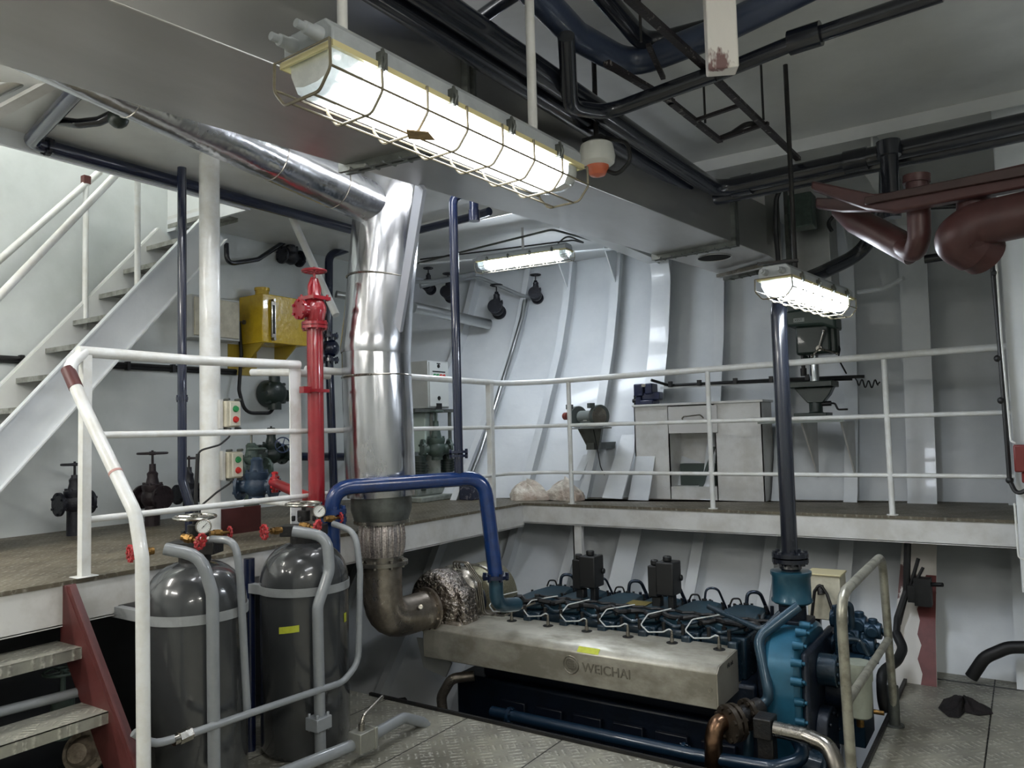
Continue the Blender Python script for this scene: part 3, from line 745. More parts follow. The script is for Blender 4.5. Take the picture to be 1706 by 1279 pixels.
# pillar with push-button stations
pc = V((-4.25, 2.97, ZP))
r = thing('pillar', 'round white steel pillar standing on the left platform', 'pillar', pc)
m = MB(); m.cyl(pc, (pc.x, pc.y, ZC), .062, n=32); m.build('pillar_tube', RAILP, r)
m = MB(); m.cyl(pc, pc+V((0, 0, .012)), .10, n=24); m.build('base_plate', RAILP, r)
def button_box(px, py, lab):
    c = P(px, py, x=-4.19); c = V((-4.165, 2.965, c.z)); c.y = P(px, py, x=-4.165).y
    r = thing('push_button_station', lab, 'control box', c, 'push button stations on the pillar')
    m = MB(); m.box(c, (.05, .10, .165)); m.build('station_box', CREAM, r, .008)
    m = MB(); m.box(c+V((.028, .012, 0)), (.014, .076, .15)); cv = m.build('station_cover', mat('light_cover', 'ccc9ba', .4) if 'light_cover' not in bpy.data.materials else bpy.data.materials['light_cover'], r, .004)
    for dz, mt, nm in ((.032, GREENB, 'start_button'), (-.034, REDB, 'stop_button')):
        m = MB(); m.cyl(c+V((.034, .012, dz)), c+V((.048, .012, dz)), .016, n=18); m.torus(c+V((.036, .012, dz)), (1, 0, 0), .018, .003, 20, 6); m.build(nm, mt, cv)
    m = MB()
    for sy in (-.03, .05):
        for sz in (-.09, .09): m.cyl(c+V((-.02, sy, sz)), c+V((.03, sy, sz*1.02)), .008, n=8)
    m.each('mounting_lug', GALVD, r)
    m = MB(); m.bb(c+V((-.06, -.075, -.09)), c+V((.0, -.055, .09))); m.build('bracket', BEAMP, r)
    return c
b1 = button_box(384, 690, 'upper cream push button station with green and red buttons on the pillar')
b2_ = button_box(388, 774, 'lower cream push button station with green and red buttons on the pillar')
m = MB(); m.tube([b1+V((0, 0, -.09)), b1+V((.02, -.02, -.14)), b1+V((.03, -.10, -.19)), b1+V((-.03, -.20, -.22)), b1+V((-.03, -.22, -.28))], .006, .05, 8)
m.tube([b2_+V((0, 0, -.09)), b2_+V((.03, -.04, -.11)), b2_+V((.03, -.14, -.16)), b2_+V((-.02, -.22, -.24)), b2_+V((-.02, -.22, -.42))], .006, .05, 8)
m.tube([b1+V((-.03, -.21, -.24)), b1+V((-.03, -.225, -.5)), V((b1.x-.03, b1.y-.21, ZP))], .012, .05, 8)
tag(m.build('control_cable', RUBBER), 'black control cables looping from the push button stations round the pillar', 'cable')
a = P(323, 300, x=-4.32); m = MB(); m.tube([(-4.33, 2.83, ZC-.1), (-4.33, 2.83, 1.45), (-4.30, 2.86, 1.30), (-4.30, 2.86, ZP)], .027, .1, 14)
m.flange(V((-4.33, 2.83, 1.95)), (0, 0, 1), .035, .02, 4)
tag(m.build('supply_pipe', NAVY), 'slim navy pipe standing close to the left of the white pillar', 'pipe')

# upper stairs
r = thing('upper_staircase', 'long white and grey steel staircase rising along the left bulkhead', 'stairs', (-5.4, 2.2, ZP))
xa, xb = -5.10, -5.68
lo = P(0, 762, x=xa); hi = P(372, 362, x=xa); sl = (hi.z-lo.z)/(hi.y-lo.y)
def sz(y): return lo.z+sl*(y-lo.y)
yb = lo.y-(lo.z-ZP)/sl
m = MB(); wv = .175
def strg(x, m, mt, nm):
    m = MB(); m.prism([(x, yb-.1, ZP), (x, yb+.25, ZP), (x, 3.62+.1, sz(3.62+.1)-wv), (x, 3.62, ZC+.1), (x, 3.62-.15, ZC+.1), (x, yb-.1, ZP+wv*.6)], (.010, 0, 0))
    a = V((x, yb-.05, sz(yb-.05)+wv*.8)); 
    return m.build(nm, mt, r)
def strg2(x, mt, nm, dx):
    m = MB(); n = V((0, -math.sin(math.atan(sl)), math.cos(math.atan(sl)))); a = V((x, yb+.02, ZP+.03)); b = V((x, 3.60, sz(3.60)))
    m.prism([a-n*.12, b-n*.12, b+n*.12, a+n*.12], (.010, 0, 0))
    for s in (-1, 1): m.prism([a+n*(.12*s-.005), b+n*(.12*s-.005), b+n*(.12*s+.005), a+n*(.12*s+.005)], (dx, 0, 0))
    return m.build(nm, mt, r)
strg2(xa, WHITE, 'stringer', .05); strg2(xb, CEILP, 'stringer', -.05)
TRD = mat('grey_stair_tread_paint', '8f918c', .5, 0, '55564f', 12, .7, .3, 60)
k = 0; z = ZP+.215
while z < ZC-.02:
    y = lo.y+(z-lo.z)/sl; m = MB(); m.bb((xb, y-.115, z-.006), (xa, y+.115, z)); m.bb((xb, y-.12, z-.035), (xa, y-.113, z)); m.bb((xb, y+.11, z-.03), (xa, y+.115, z)); m.build('tread', TRD, r); z += .215
for x, pts, posts in ((xa-.01, [(0, 492), (215, 268)], [(229, 470, 296), ]), (xb, [(0, 432), (150, 300)], [(142, 495, 298)])):
    a = P(*pts[0], x=x); b = P(*pts[1], x=x); d = (b-a); a2 = a-d*.35; b2 = b+d*.12
    m = MB(); m.cyl(a2, b2, .024, n=14); m.build('stair_handrail', RAILP, r)
    for px, y0, y1 in posts:
        p = P(px, y0, x=x); q2 = a+d*((p.y-a.y)/d.y); m = MB(); m.cyl((x, p.y, sz(p.y)-.02), (x, p.y, q2.z), .020, n=12); m.build('rail_post', RAILP, r)
p = P(143, 300, x=xb); m = MB(); m.box(p, (.05, .05, .06)); m.build('rail_joint', MAROON, r)

# gate rail at the right of the engine
r = thing('bent_tube_guard', 'worn bare steel tube guard standing on the floor plate edge right of the engine', 'railing', (-.72, 4.2, 0))
xg = -.71; gs = mat('worn_silver_tube', 'a9a799', .38, .55, '6d6a5e', 12, .7, .1, 60)
n0 = P(1404, 1255, x=xg); 
pts = [V((xg, 3.62, 0)), P(1396, 990, x=xg), P(1425, 955, x=xg), P(1462, 937, x=xg), P(1474, 965, x=xg), V((xg, 4.84, 0))]
pts[1] = V((xg, 3.58, .93)); pts = [V((xg, 3.62, 0)), V((xg, 3.56, .955)), V((xg, 4.70, .96)), V((xg, 4.84, 0))]
m = MB(); m.tube(pts, .022, .14, 14); m.build('guard_tube', gs, r)
m = MB(); m.cyl((xg, 3.59, .50), (xg, 4.77, .49), .019, n=12); m.build('guard_crossbar', gs, r)
for y, z in ((3.61, .22), (4.83, .22)):
    m = MB(); m.cyl((xg, y, 0), (xg, y, z), .029, n=14); m.cyl((xg, y, 0), (xg, y, .008), .05, n=14); m.build('socket', GALVD, r)

# =====================================================================================
# BLUE, NAVY, RED PIPES
# =====================================================================================
yb_ = 3.28
A0 = P(553, 900, y=yb_); A1 = P(553, 818, y=yb_); A2p = P(590, 808, y=3.52); A3p = P(806, 795, y=4.0); A4 = P(826, 960, y=4.01); A5 = P(832, 1012, y=4.05)
r = thing('cooling_water_pipe', 'royal blue pipe arching over from beside the tanks to the engine', 'pipe', (A0.x, A0.y, 0))
m = MB(); m.tube([V((A0.x, A0.y, 0)), A1+V((0, 0, .02)), A3p, V((A4.x, A4.y, A4.z))], .047, .13, 24); m.build('pipe_run', BLUE, r)
m = MB(); m.tube([A4, V((A4.x, A4.y, A5.z+.02)), A5+V((.02, .17, -.01))], .045, .10, 20); m.build('engine_bend', TEAL, r)
m = MB(); m.flange(A4+V((0, 0, 0)), (0, 0, 1), .085, .022, 6, .012); m.build('pipe_flange', NAVY, r)
m = MB(); m.flange(V((A1.x, A1.y, A1.z-.12)), (0, 0, 1), .085, .03, 6, .012); m.flange(V((A1.x, A1.y, A1.z-.17)), (0, 0, 1), .085, .03, 6, .012); m.build('pipe_flange', BLUE, r)
tp = A1.lerp(A3p, .87); 
r = thing('vent_pipe', 'slim navy pipe rising from the blue pipe and hooking over at the deckhead', 'pipe', tp)
tp = V((A3p.x, A3p.y, 0)).lerp(V((A1.x, A1.y, 0)), .17); tp.z = A1.lerp(A3p, .83).z
top = 3.22
m = MB(); m.tube([tp+V((0, 0, .02)), (tp.x-.0, tp.y, top), (tp.x+.13, tp.y+.05, top+.0), (tp.x+.13, tp.y+.05, top-.13)], .029, .085, 16); m.build('pipe_run', NAVY, r)
m = MB(); m.flange(tp+V((0, 0, .15)), (0, 0, 1), .06, .016, 4, .010); m.flange(tp+V((0, 0, .175)), (0, 0, 1), .06, .016, 4, .010); m.build('pipe_flange', NAVY, r)
m = MB(); m.cyl((tp.x+.13, tp.y+.05, top-.18), (tp.x+.13, tp.y+.05, top-.11), .036, n=16); m.build('pipe_socket', NAVY, r)
# red fire pipe with angle valve
xr = -3.655; q0 = P(531, 830, x=xr); q1 = P(521, 545, x=xr)
r = thing('fire_main_pipe', 'glossy red vertical pipe topped by a red angle valve with handwheel', 'pipe', (xr, q0.y, q0.z))
yq = (q0.y+q1.y)/2
K_ = (q0.z-1.7)/(1.2-1.7); m = MB(); m.cyl((xr, yq, q0.z-.05), (xr, yq, q1.z), .050, n=28); m.build('riser_pipe', RED, r)
zz = q1.z; k_ = .66
m = MB(); m.flange(V((xr, yq, zz)), (0, 0, 1), .080, .018, 6, .011); m.flange(V((xr, yq, zz+.022)), (0, 0, 1), .080, .018, 6, .011); m.build('pipe_flange', RED, r)
m = MB(); m.lathe([(.055, .03), (.06, .05), (.072, .10), (.072, .13), (.055, .17)], (xr, yq, zz), (0, 0, 1), 28); m.cyl((xr, yq, zz+.105), (xr-.02, yq-.095, zz+.105), .045, .05, 20); m.flange(V((xr-.02, yq-.10, zz+.105)), (.1, 1, 0), .064, .018, 6, .010); vb = m.build('valve_body', RED, r)
m = MB(); m.box((xr, yq, zz+.18), (.14, .14, .022)); m.lathe([(.05, .18), (.034, .21), (.03, .26), (.016, .31)], (xr, yq, zz), (0, 0, 1), 20)
for s in (-1, 1): m.tube([(xr, yq+s*.038, zz+.19), (xr, yq+s*.045, zz+.25), (xr, yq+s*.016, zz+.31)], .010, .04, 8)
for a_ in (-1, 1):
    for b_ in (-1, 1): m.cyl((xr+a_*.055, yq+b_*.055, zz+.165), (xr+a_*.055, yq+b_*.055, zz+.205), .009, n=6)
m.build('valve_bonnet', RED, vb)
m = MB(); m.wheel((xr, yq, zz+.355), (0, 0, 1), .072, .008, 5); m.cyl((xr, yq, zz+.29), (xr, yq, zz+.38), .008, n=10); m.build('handwheel', mat('dark_red_wheel', '7c1f26', .35), vb)
m = MB(); m.tube([(xr, yq, 1.30), P(455, 803, x=-4.4)], .034, 0, 16); p = P(458, 803, x=-4.4); m.flange(p, (1, .9, 0), .075, .02, 6, .01); m.build('branch_pipe', mat('bright_red_branch', 'b8262c', .3, coat=.4), r)
m = MB(); m.bb((xr-.02, yq-.11, 1.96), (xr+.02, yq-.05, 2.0)); m.bb((xr-.06, yq-.06, 1.965), (xr+.06, yq+.06, 1.985)); m.build('pipe_clamp', RED, r)

# =====================================================================================
# ENGINE
# =====================================================================================
r = thing('marine_diesel_engine', 'long blue green six cylinder marine diesel engine in the floor well', 'engine', (-2.4, 4.7, -.9)); ENG = r
m = MB(); m.bb((-3.42, 4.34, -.95), (-1.32, 5.25, .02)); m.bb((-3.22, 4.38, .02), (-1.34, 5.22, .24)); m.build('engine_block', ENGD, r, .02)
m = MB()
for k in range(6): 
    x = -2.93+k*.277; m.bb((x-.10, 4.30, -.35), (x+.10, 4.33, -.08))
    m.cyl((x, 4.29, -.21), (x, 4.34, -.21), .06, n=18)
m.build('crankcase_door', mat('oily_navy_panel', '0d1422', .4), r, .008)
# exhaust manifold cover
m = MB(); yA, yB = 4.04, 4.43
x0, x1 = -3.46, -1.44
sec = lambda x, s=0: [(x, yA, .20), (x, yA-.003, .388), (x, yA+.035, .420), (x, yB, .435), (x, yB, .20)]
m.prism(sec(x0), (x1-x0, 0, 0)); mc = m.build('manifold_cover', COVER, r, .006)
m = MB(); m.bb((x0-.02, yA+.05, .18), (x0+.28, yB+.1, .44)); m.build('manifold_inlet', BURNT, r, .02)
m = MB(); m.prism([(x1-.003, yA+.0, .205), (x1-.003, yA, .386), (x1-.003, yA+.035, .416), (x1-.003, yB, .432), (x1-.003, yB, .205)], (.006, 0, 0)); m.build('cover_end_plate', mat('pale_end_plate', 'a49f92', .4, .5, '8c867a', 5, .6), r)
m = MB()
lg = P(951, 1107, y=yA-.004)
for R_, t in ((.050, .0035), (.034, .0025)): m.torus(lg, (0, 1, 0), R_, t, 30, 6)
for k in range(4): m.bb(lg+V((-.022+.003*abs(k-1.5), -.003, -.024+k*.014)), lg+V((.024-.003*abs(k-1.5), .002, -.018+k*.014)))
text_on(m, 'WEICHAI', .075, .003, lg+V((.075, 0, -.027)), (1, 0, 0), (0, 0, 1))
m.build('embossed_lettering', mat('embossed_steel', '807c72', .4, .7), r)
m = MB(); p = P(1212, 1113, x=x1+.006); text_on(m, 'Hk inlt', .035, .0006, p+V((0, 0, 0)), (0, 1, 0), (0, 0, 1)); m.build('handwriting', INK, r)
m = MB(); m.cyl(P(1183, 1149, y=yA-.004), P(1183, 1149, y=yA-.004)+V((0, -.003, 0)), .012, n=14); m.build('cover_bolt', STEEL, r)
m = MB(); p = P(985, 1080, y=yA+.05); m.prism([(p.x-.07, yA+.0, .391), (p.x-.07, yA+.03, .4165), (p.x+.07, yA+.03, .4165), (p.x+.07, yA+.0, .391)], (0, -.001, .001)); m.build('yellow_paint_mark', TAPE, r)
# stubs, wires
HOLE = mat('dark_hole', '080808', .8)
for k in range(6):
    x = -2.94+k*.283; y = 4.34
    m = MB(); m.cyl((x, y, .431), (x, y, .4335), .034, n=24); m.build('sensor_hole', HOLE, r)
    m = MB(); m.lathe([(.012, 0), (.012, .03), (.009, .032), (.009, .06), (.006, .075)], (x, y, .43), (0, 0, 1), 12); sb = m.build('temperature_sensor', STEEL, r)
    m = MB(); m.tube([(x, y, .50), (x-.015, y+.0, .51), (x-.05, y-.01, .49), (x-.15, y+.0, .475), (x-.22, y+.05, .50), (x-.20, y+.12, .55), (x-.08+.04*(k % 2), y+.20, .58)], .0042, .025, 8)
    m.build('sensor_wire', mat('grey_white_wire', 'b9bcba', .45) if 'grey_white_wire' not in bpy.data.materials else bpy.data.materials['grey_white_wire'], r)
# cylinder heads
rnd = random.Random(11)
for k in range(6):
    x = -2.93+k*.277
    m = MB(); m.bb((x-.132, 4.46, .24), (x+.132, 5.10, .475)); m.bb((x-.12, 4.36, .26), (x+.03, 4.47, .40)); m.bb((x+.05, 4.38, .24), (x+.11, 4.5, .47)); m.build('cylinder_head', TEALD, r, .012)
    m = MB(); q_ = [(-.115, -.24), (.0, -.29), (.115, -.24), (.125, .0), (.10, .22), (.0, .27), (-.10, .22), (-.125, 0)]
    m.prism([(x+a, 4.78+b, .475) for a, b in q_], (0, 0, .065)); m.build('rocker_cover', TEAL, r, .016)
    m = MB()
    for a, b in q_: m.lathe([(.016, 0), (.016, .018), (.009, .02), (.009, .045)], (x+a*.98, 4.78+b*.98, .50), (0, 0, 1), 8)
    for s in (-1, 1): m.cyl((x+s*.06, 4.40, .47), (x+s*.06, 4.40, .53), .012, n=8)
    m.each('cover_bolt', DARK, r)
    m = MB(); m.cyl((x-.1, 4.42, .37), (x+.06, 4.42, .37), .035, n=16); m.tube([(x-.12, 4.5, .52), (x, 4.42, .50), (x+.12, 4.52, .53)], .011, .05, 8); m.build('coolant_rail', TEALD, r)
    # injector pipes at the back
    m = MB(); m.tube([(x-.03, 5.02, .52), (x-.02, 5.03, .62), (x+.05, 5.06, .62), (x+.09, 5.16, .42)], .012 if k % 3 != 1 else .008, .05, 10); m.build('injection_pipe', mat('dark_steel_pipe', '3c4552', .25, .8) if 'dark_steel_pipe' not in bpy.data.materials else bpy.data.materials['dark_steel_pipe'], r)
    m = MB(); m.tube([(x-.13, 5.0, .53), (x-.11, 5.0, .575), (x-.07, 5.02, .575), (x-.06, 5.03, .53)], .006, .02, 8); m.cyl((x-.03, 5.02, .50), (x-.03, 5.02, .55), .018, n=8); m.build('fuel_return_pipe', DARK, r)
    m = MB(); 
    for j in range(7):
        a = x-.12+.04*j; m.cyl((a, 5.06+.02*rnd.random(), .45), (a, 5.07, .51+.03*rnd.random()), .012, n=6)
    m.each('injector_fitting', ENGD, r)
m = MB(); m.tube([(-3.0+.02*j, 4.50+.02*math.sin(j*1.1), .545+.01*math.cos(j*.7)) for j in range(88)], .016, 0, 8); m.tube([(-2.9+.03*j, 4.57+.015*math.sin(j*1.7), .56) for j in range(54)], .010, 0, 6); m.build('wiring_harness', RUBBER, r)
m = MB(); m.tube([P(738, 1190, y=4.1), P(735, 1160, y=4.1), P(752, 1130, y=4.12), P(790, 1125, y=4.2)], .034, .08, 14); m.build('drain_pipe', BURNT, r)
m = MB(); m.prism([P(694, 1062, y=4.15), P(705, 1064, y=4.15), P(752, 1105, y=4.2), P(742, 1128, y=4.2), P(706, 1112, y=4.15)], (0, .012, 0)); m.build('turbo_bracket', mat('pale_steel_bracket', 'aeb0ae', .4, .4), r)
# upright black blocks
for px, py, in ((977, 995), (1105, 1012)):
    p = P(px, py, y=4.74); x = p.x
    m = MB(); m.bb((x-.085, 4.70, .60), (x-.02, 4.80, .80)); m.bb((x-.02, 4.68, .62), (x+.10, 4.82, .83)); m.bb((x-.07, 4.72, .52), (x-.01, 4.78, .6)); m.bb((x+.04, 4.72, .50), (x+.08, 4.78, .62))
    m.cyl((x-.05, 4.74, .80), (x-.05, 4.74, .835), .025, n=12); m.cyl((x+.04, 4.74, .83), (x+.04, 4.74, .865), .028, n=12); m.cyl((x+.08, 4.80, .72), (x+.115, 4.80, .72), .02, n=10)
    m.build('oil_mist_block', mat('black_block', '121314', .5) if 'black_block' not in bpy.data.materials else bpy.data.materials['black_block'], r, .008)
m = MB(); p = P(1066, 1013, y=4.75); m.bb((p.x-.07, 4.68, .541), (p.x+.07, 4.8, .546)); m.build('name_plate', mat('brass_plate', '9b8a45', .35, .6), r)
# timing/gear case at the right end of the engine
gx = -1.12; gy = 4.50
m = MB(); m.bb((-1.34, 4.40, -.8), (-1.22, 5.2, .47)); m.build('end_bracket', ENGD, r, .02)
m = MB()
pr = []
R_ = .33; cz = .30
poly = [(gx-.14, gy-.28, -.6), (gx-.14, gy+.40, -.6), (gx-.14, gy+.40, .38)]+[(gx-.14, gy+.12+.28*math.cos(a), .38+.20*math.sin(a)) for a in [PI*j/12 for j in range(1, 7)]]+[(gx-.14, gy-.06+.22*math.cos(a), .36+.22*math.sin(a)) for a in [PI/2+PI*j/12 for j in range(0, 7)]]
m.prism(poly, (.20, 0, 0)); m.build('gear_case', mat('bright_teal_enamel', '2c6580', .28, .3, '224f66', 5, .5, .08, 30, coat=.4), r, .035)
m = MB()
for j in range(9):
    z = -.45+j*.1; m.lathe([(.024, 0), (.019, .04), (.019, .045), (.010, .045), (.010, .06)], (gx+.03, gy-.275, z), (1, 0, 0), 12)
for j in range(5):
    a = PI/2+PI*.5*j/4; y = gy-.06+.235*math.cos(a); z = .36+.235*math.sin(a); m.lathe([(.024, 0), (.019, .05), (.019, .055), (.010, .055), (.010, .07)], (gx+.02, y, z), (1, 0, 0), 12)
m.each('case_bolt_boss', mat('bright_teal_boss', '2c5f78', .28, .3), r)
m = MB(); m.bb((gx+.06, gy-.26, -.6), (gx+.10, gy+.42, .50)); m.build('rear_plate', ENGD, r, .03)
for y, z, R_, L_, mt in ((gy-.02, .36, .085, .10, TEALD), (gy-.04, .02, .15, .06, ENGD), (gy+.18, .2, .11, .09, ENGD)):
    m = MB(); m.cyl((gx+.10, y, z), (gx+.10+L_, y, z), R_, n=30)
    for j in range(8): m.cyl((gx+.10+L_, y+R_*.8*math.cos(j*PI/4), z+R_*.8*math.sin(j*PI/4)), (gx+.115+L_, y+R_*.8*math.cos(j*PI/4), z+R_*.8*math.sin(j*PI/4)), .012, n=6)
    m.build('end_cover', mt, r, .006)
m = MB(); m.cyl((gx+.08, gy-.24, -.08), (gx+.17, gy-.26, -.08), .09, n=24); m.torus((gx+.17, gy-.26, -.08), (1, 0, 0), .085, .015, 24, 8); m.build('water_pump_inlet', TEALD, r)
# pump and fittings cluster to the right
rnd = random.Random(5)
m = MB()
for px, py, w_, h_ in ((1418, 1060, .05, .05), (1440, 1075, .06, .055), (1455, 1050, .045, .045), (1432, 1040, .04, .05), (1425, 1100, .06, .04), (1400, 1075, .05, .06), (1395, 1030, .035, .05), (1445, 1100, .04, .03)):
    p = P(px, py, y=4.75+.12*rnd.random()); m.cyl(p-V((w_, 0, 0)), p+V((w_, 0, 0)), h_, n=14); m.cyl(p-V((0, .06, .0)), p+V((0, .06, .02)), h_*.7, n=12); m.cyl(p, p+V((0, 0, h_*1.5)), h_*.55, n=10)
    m.cyl(p+V((w_, 0, 0)), p+V((w_+.02, 0, 0)), h_*.5, n=6)
m.bb((-1.0, 4.68, -.1), (-.84, 4.98, .38)); m.build('fuel_pump', mat('dark_teal_pump', '20384a', .35, .3), r, .006)
m = MB(); p = P(1395, 1045, y=4.7); m.tube([p+V((0, 0, -.15)), p+V((0, 0, .12)), p+V((.07, .03, .14)), p+V((.07, .05, .0))], .018, .05, 10); p = P(1420, 1070, y=4.65); m.tube([p+V((-.05, 0, -.1)), p+V((-.04, 0, .02)), p+V((.04, 0, .02)), p+V((.08, 0, -.06))], .012, .04, 8); m.build('pump_pipe', TEALD, r)
# fuel filter
p = P(1430, 1140, y=4.55)
m = MB(); m.lathe([(.05, -.17), (.062, -.16), (.066, -.10), (.068, -.09), (.068, .02), (.075, .03), (.075, .12)], p, (0, 0, 1), 26); m.build('filter_canister', mat('pale_green_filter_bowl', '9ea395', .35, 0, '7d8276', 9, .5), r)
m = MB(); m.cyl(p+V((0, 0, -.22)), p+V((0, 0, -.17)), .02, n=10); m.cyl(p+V((.07, 0, -.13)), p+V((.12, 0, -.13)), .012, n=10); m.build('drain_cock', BRASS, r)
# air filter can under the black riser
p0 = P(1318, 965, y=gy+.07)
rx, ry = p0.x, p0.y
m = MB(); m.bb((rx-.10, ry-.10, .565), (rx+.10, ry+.10, .60)); m.cyl((rx, ry, .59), (rx, ry, .67), .075, n=24); m.build('riser_base', ENGD, r, .006)
zc0 = P(1318, 1003, y=gy+.07).z; zc1 = P(1312, 950, y=gy+.07).z
m = MB(); m.lathe([(.10, zc0), (.112, zc0+.01), (.112, zc0+.02), (.105, zc0+.03), (.105, zc1-.03), (.112, zc1-.02), (.112, zc1), (.06, zc1+.002)], (rx, ry, 0), (0, 0, 1), 40); m.build('breather_can', mat('breather_teal', '1d4a5c', .3, .2, coat=.3), r)
m = MB(); m.cyl((rx, ry, zc1-.004), (rx, ry, zc1+.04), .052, n=24); m.build('can_neck', ENGD, r)
# pipes low on the engine
m = MB()
P1 = P(1250, 1060, y=4.25)
m.tube([P(1330, 1010, y=4.42), P(1262, 1062, y=4.28), P(1280, 1150, y=4.2), P(1280, 1165, y=4.2), P(1250, 1190, y=4.15), P(1245, 1279, y=4.1)], .028, .09, 14); m.build('coolant_hose', mat('grey_teal_pipe', '2d4656', .3, .3, coat=.3), r)
m = MB(); m.tube([P(1180, 1010, y=4.5), P(1270, 1050, y=4.35), P(1300, 1020, y=4.4)], .016, .06, 10); m.build('lube_pipe', TEALD, r)
m = MB(); m.tube([P(820, 1185, y=4.0), P(1160, 1258, y=3.95), P(1290, 1279, y=3.9), P(1345, 1262, y=4.0), P(1318, 1215, y=4.1)], .034, .08, 14)
for px, py in ((850, 1192), (1140, 1253)): m.flange(P(px, py, y=3.99), (1, 0, -.02), .05, .02, 6)
m.build('water_rail', mat('navy_teal_pipe', '14293c', .3, .2, coat=.4), r)

r = thing('raw_water_pipe', 'brown stained copper nickel flanged elbow pipe in front of the engine', 'pipe', P(1200, 1279, y=3.95))
p = P(1215, 1205, y=3.98)
m = MB(); m.tube([p+V((.0, .06, 0)), p+V((-.06, -.03, -.0)), p+V((-.07, -.05, -.08)), p+V((-.09, -.05, -.7))], .045, .07, 20); m.build('elbow', COPPERN, r)
m = MB(); m.flange(p, (.55, .8, .05), .095, .025, 8, .013); m.flange(p+V((.02, .03, 0)), (.55, .8, .05), .095, .02, 8, .012); m.flange(p+V((.06, .12, .02)), (.55, .8, .05), .08, .02, 8, .012); m.build('pipe_flange', mat('rusty_dark_flange', '4b433a', .45, .6, '2b2520', 20, .6), r)
m = MB(); m.cyl(p, p+V((.10, .2, .04)), .05, n=20); m.build('pipe_stub', DARK, r)
r = thing('outlet_pipe', 'bare silver pipe curving out of a square block under the gear case', 'pipe', P(1390, 1260, y=4.0))
p = P(1290, 1214, y=3.98)
m = MB(); m.tube([p, P(1340, 1225, y=3.98), P(1380, 1242, y=3.95), P(1395, 1279, y=3.9), P(1395, 1330, y=3.9)], .040, .08, 18); m.build('pipe_run', STEEL, r)
m = MB(); m.box(p+V((-.05, .02, -.0)), (.09, .12, .10)); m.bb(p+V((-.09, 0, -.5)), p+V((-.01, .08, -.05))); m.build('end_block', DARK, r, .006)
# junction box behind the gear case
p = P(1343, 957, y=5.15); q2 = P(1402, 1022, y=5.15)
r = thing('junction_box', 'cream painted junction box with brown hose standing behind the gear case', 'control box', (p.x+.1, 5.2, q2.z))
m = MB(); m.bb((p.x, 5.15, q2.z-.05), (q2.x, 5.33, p.z)); m.build('box_body', CREAM, r, .006)
m = MB(); m.bb((p.x-.006, 5.14, p.z+.001), (q2.x+.006, 5.34, p.z+.013)); m.build('box_lid', mat('yellowed_lid', 'c7bd96', .45), r, .003)
m = MB(); c = P(1366, 975, y=5.12); m.tube([P(1352, 1030, y=5.1), P(1357, 985, y=5.1), P(1366, 972, y=5.1), P(1378, 990, y=5.1), P(1388, 1020, y=5.08)], .010, .03, 8); m.cyl(c, c+V((.01, -.02, -.05)), .022, n=10); m.build('box_hose', DARK, r)
m = MB(); m.bb((p.x+.02, 5.2, -.3), (p.x+.06, 5.24, q2.z-.04)); m.bb((q2.x-.06, 5.2, -.3), (q2.x-.02, 5.24, q2.z-.04)); m.bb((p.x+.02, 5.2, -.3), (q2.x-.02, 5.24, -.27)); m.build('box_stand', ENGD, r)
# black riser pipe above the gear case
zb = zc1+.045; tz = P(1292, 500, y=ry).z
r = thing('exhaust_riser', 'glossy black vertical pipe rising from the engine past the right hand light', 'pipe', (rx, ry, zb))
tx = P(1290, 510, y=ry).x
Lp = [V((rx, ry, zb)), V((rx, ry, tz-.02)), V((rx+.04, ry+.16, tz+.10)), V((rx+.14, ry+.52, tz+.22)), P(1440, 420, y=5.35), P(1478, 330, y=4.9), P(1480, 245, y=4.55)]
m = MB(); m.tube(Lp, .045, .16, 24); m.build('pipe_run', BLACKP, r)
m = MB(); m.flange(V((rx, ry, zb+.015)), (0, 0, 1), .10, .022, 8, .013); m.flange(V((rx, ry, zb+.045)), (0, 0, 1), .10, .022, 8, .013); m.lathe([(.05, -.04), (.062, -.03), (.055, 0)], (rx, ry, zb), (0, 0, 1), 20); m.build('pipe_flange', BLACKP, r)

# =====================================================================================
# AIR BOTTLES (two charcoal tanks) AND THEIR PIPES
# =====================================================================================
def make_tank(top):
    r = thing('air_receiver_tank', 'x', 'tank')
    R_ = .24; prof = [(R_*.9, 0), (R_, .04), (R_, top-.26)]
    for j in range(1, 11):
        a = PI/2*j/10; prof.append((max(.05, R_*math.cos(a)**.8), top-.26+.22*math.sin(a)))
    m = MB(); m.lathe(prof, n=56); m.build('tank_shell', TANK, r)
    m = MB(); m.lathe([(R_+.002, -.022), (R_+.006, -.022), (R_+.006, .022), (R_+.002, .022)], (0, 0, top-.28), n=56, cap=False); m.bb((-.42, -.012, top-.305), (-.22, .03, top-.255)); m.bb((-.36, -.20, top-.305), (-.32, .20, top-.25)); m.bb((-.36, -.22, top-.305), (-.05, -.18, top-.255)); m.build('strap', STRAP, r)
    m = MB(); m.cyl((0, 0, top-.08), (0, 0, top-.005), .075, n=24); m.box((0, 0, top+.02), (.24, .11, .06), .5); 
    for k in range(4): m.cyl((.06*math.cos(k*PI/2+.5), .06*math.sin(k*PI/2+.5), top+.07), (.06*math.cos(k*PI/2+.5), .06*math.sin(k*PI/2+.5), top+.10), .012, n=6)
    m.cyl((0, 0, top+.07), (0, 0, top+.13), .035, n=14); m.cyl((0, 0, top+.10), (0, 0, top+.17), .012, n=10); m.build('head_block', DARK, r, .004)
    m = MB(); m.wheel((0, 0, top+.165), (.03, -.02, 1), .095, .008, 5, .02); m.build('handwheel', WHEELM, r)
    return r
topz = P(325, 918, x=-3.4).z
T1 = make_tank(topz+.0); T1['label'] = 'charcoal air receiver tank nearest the maroon steps'; T1['group'] = 'air receiver tanks'
T1.location = (-3.40, 2.29, 0)
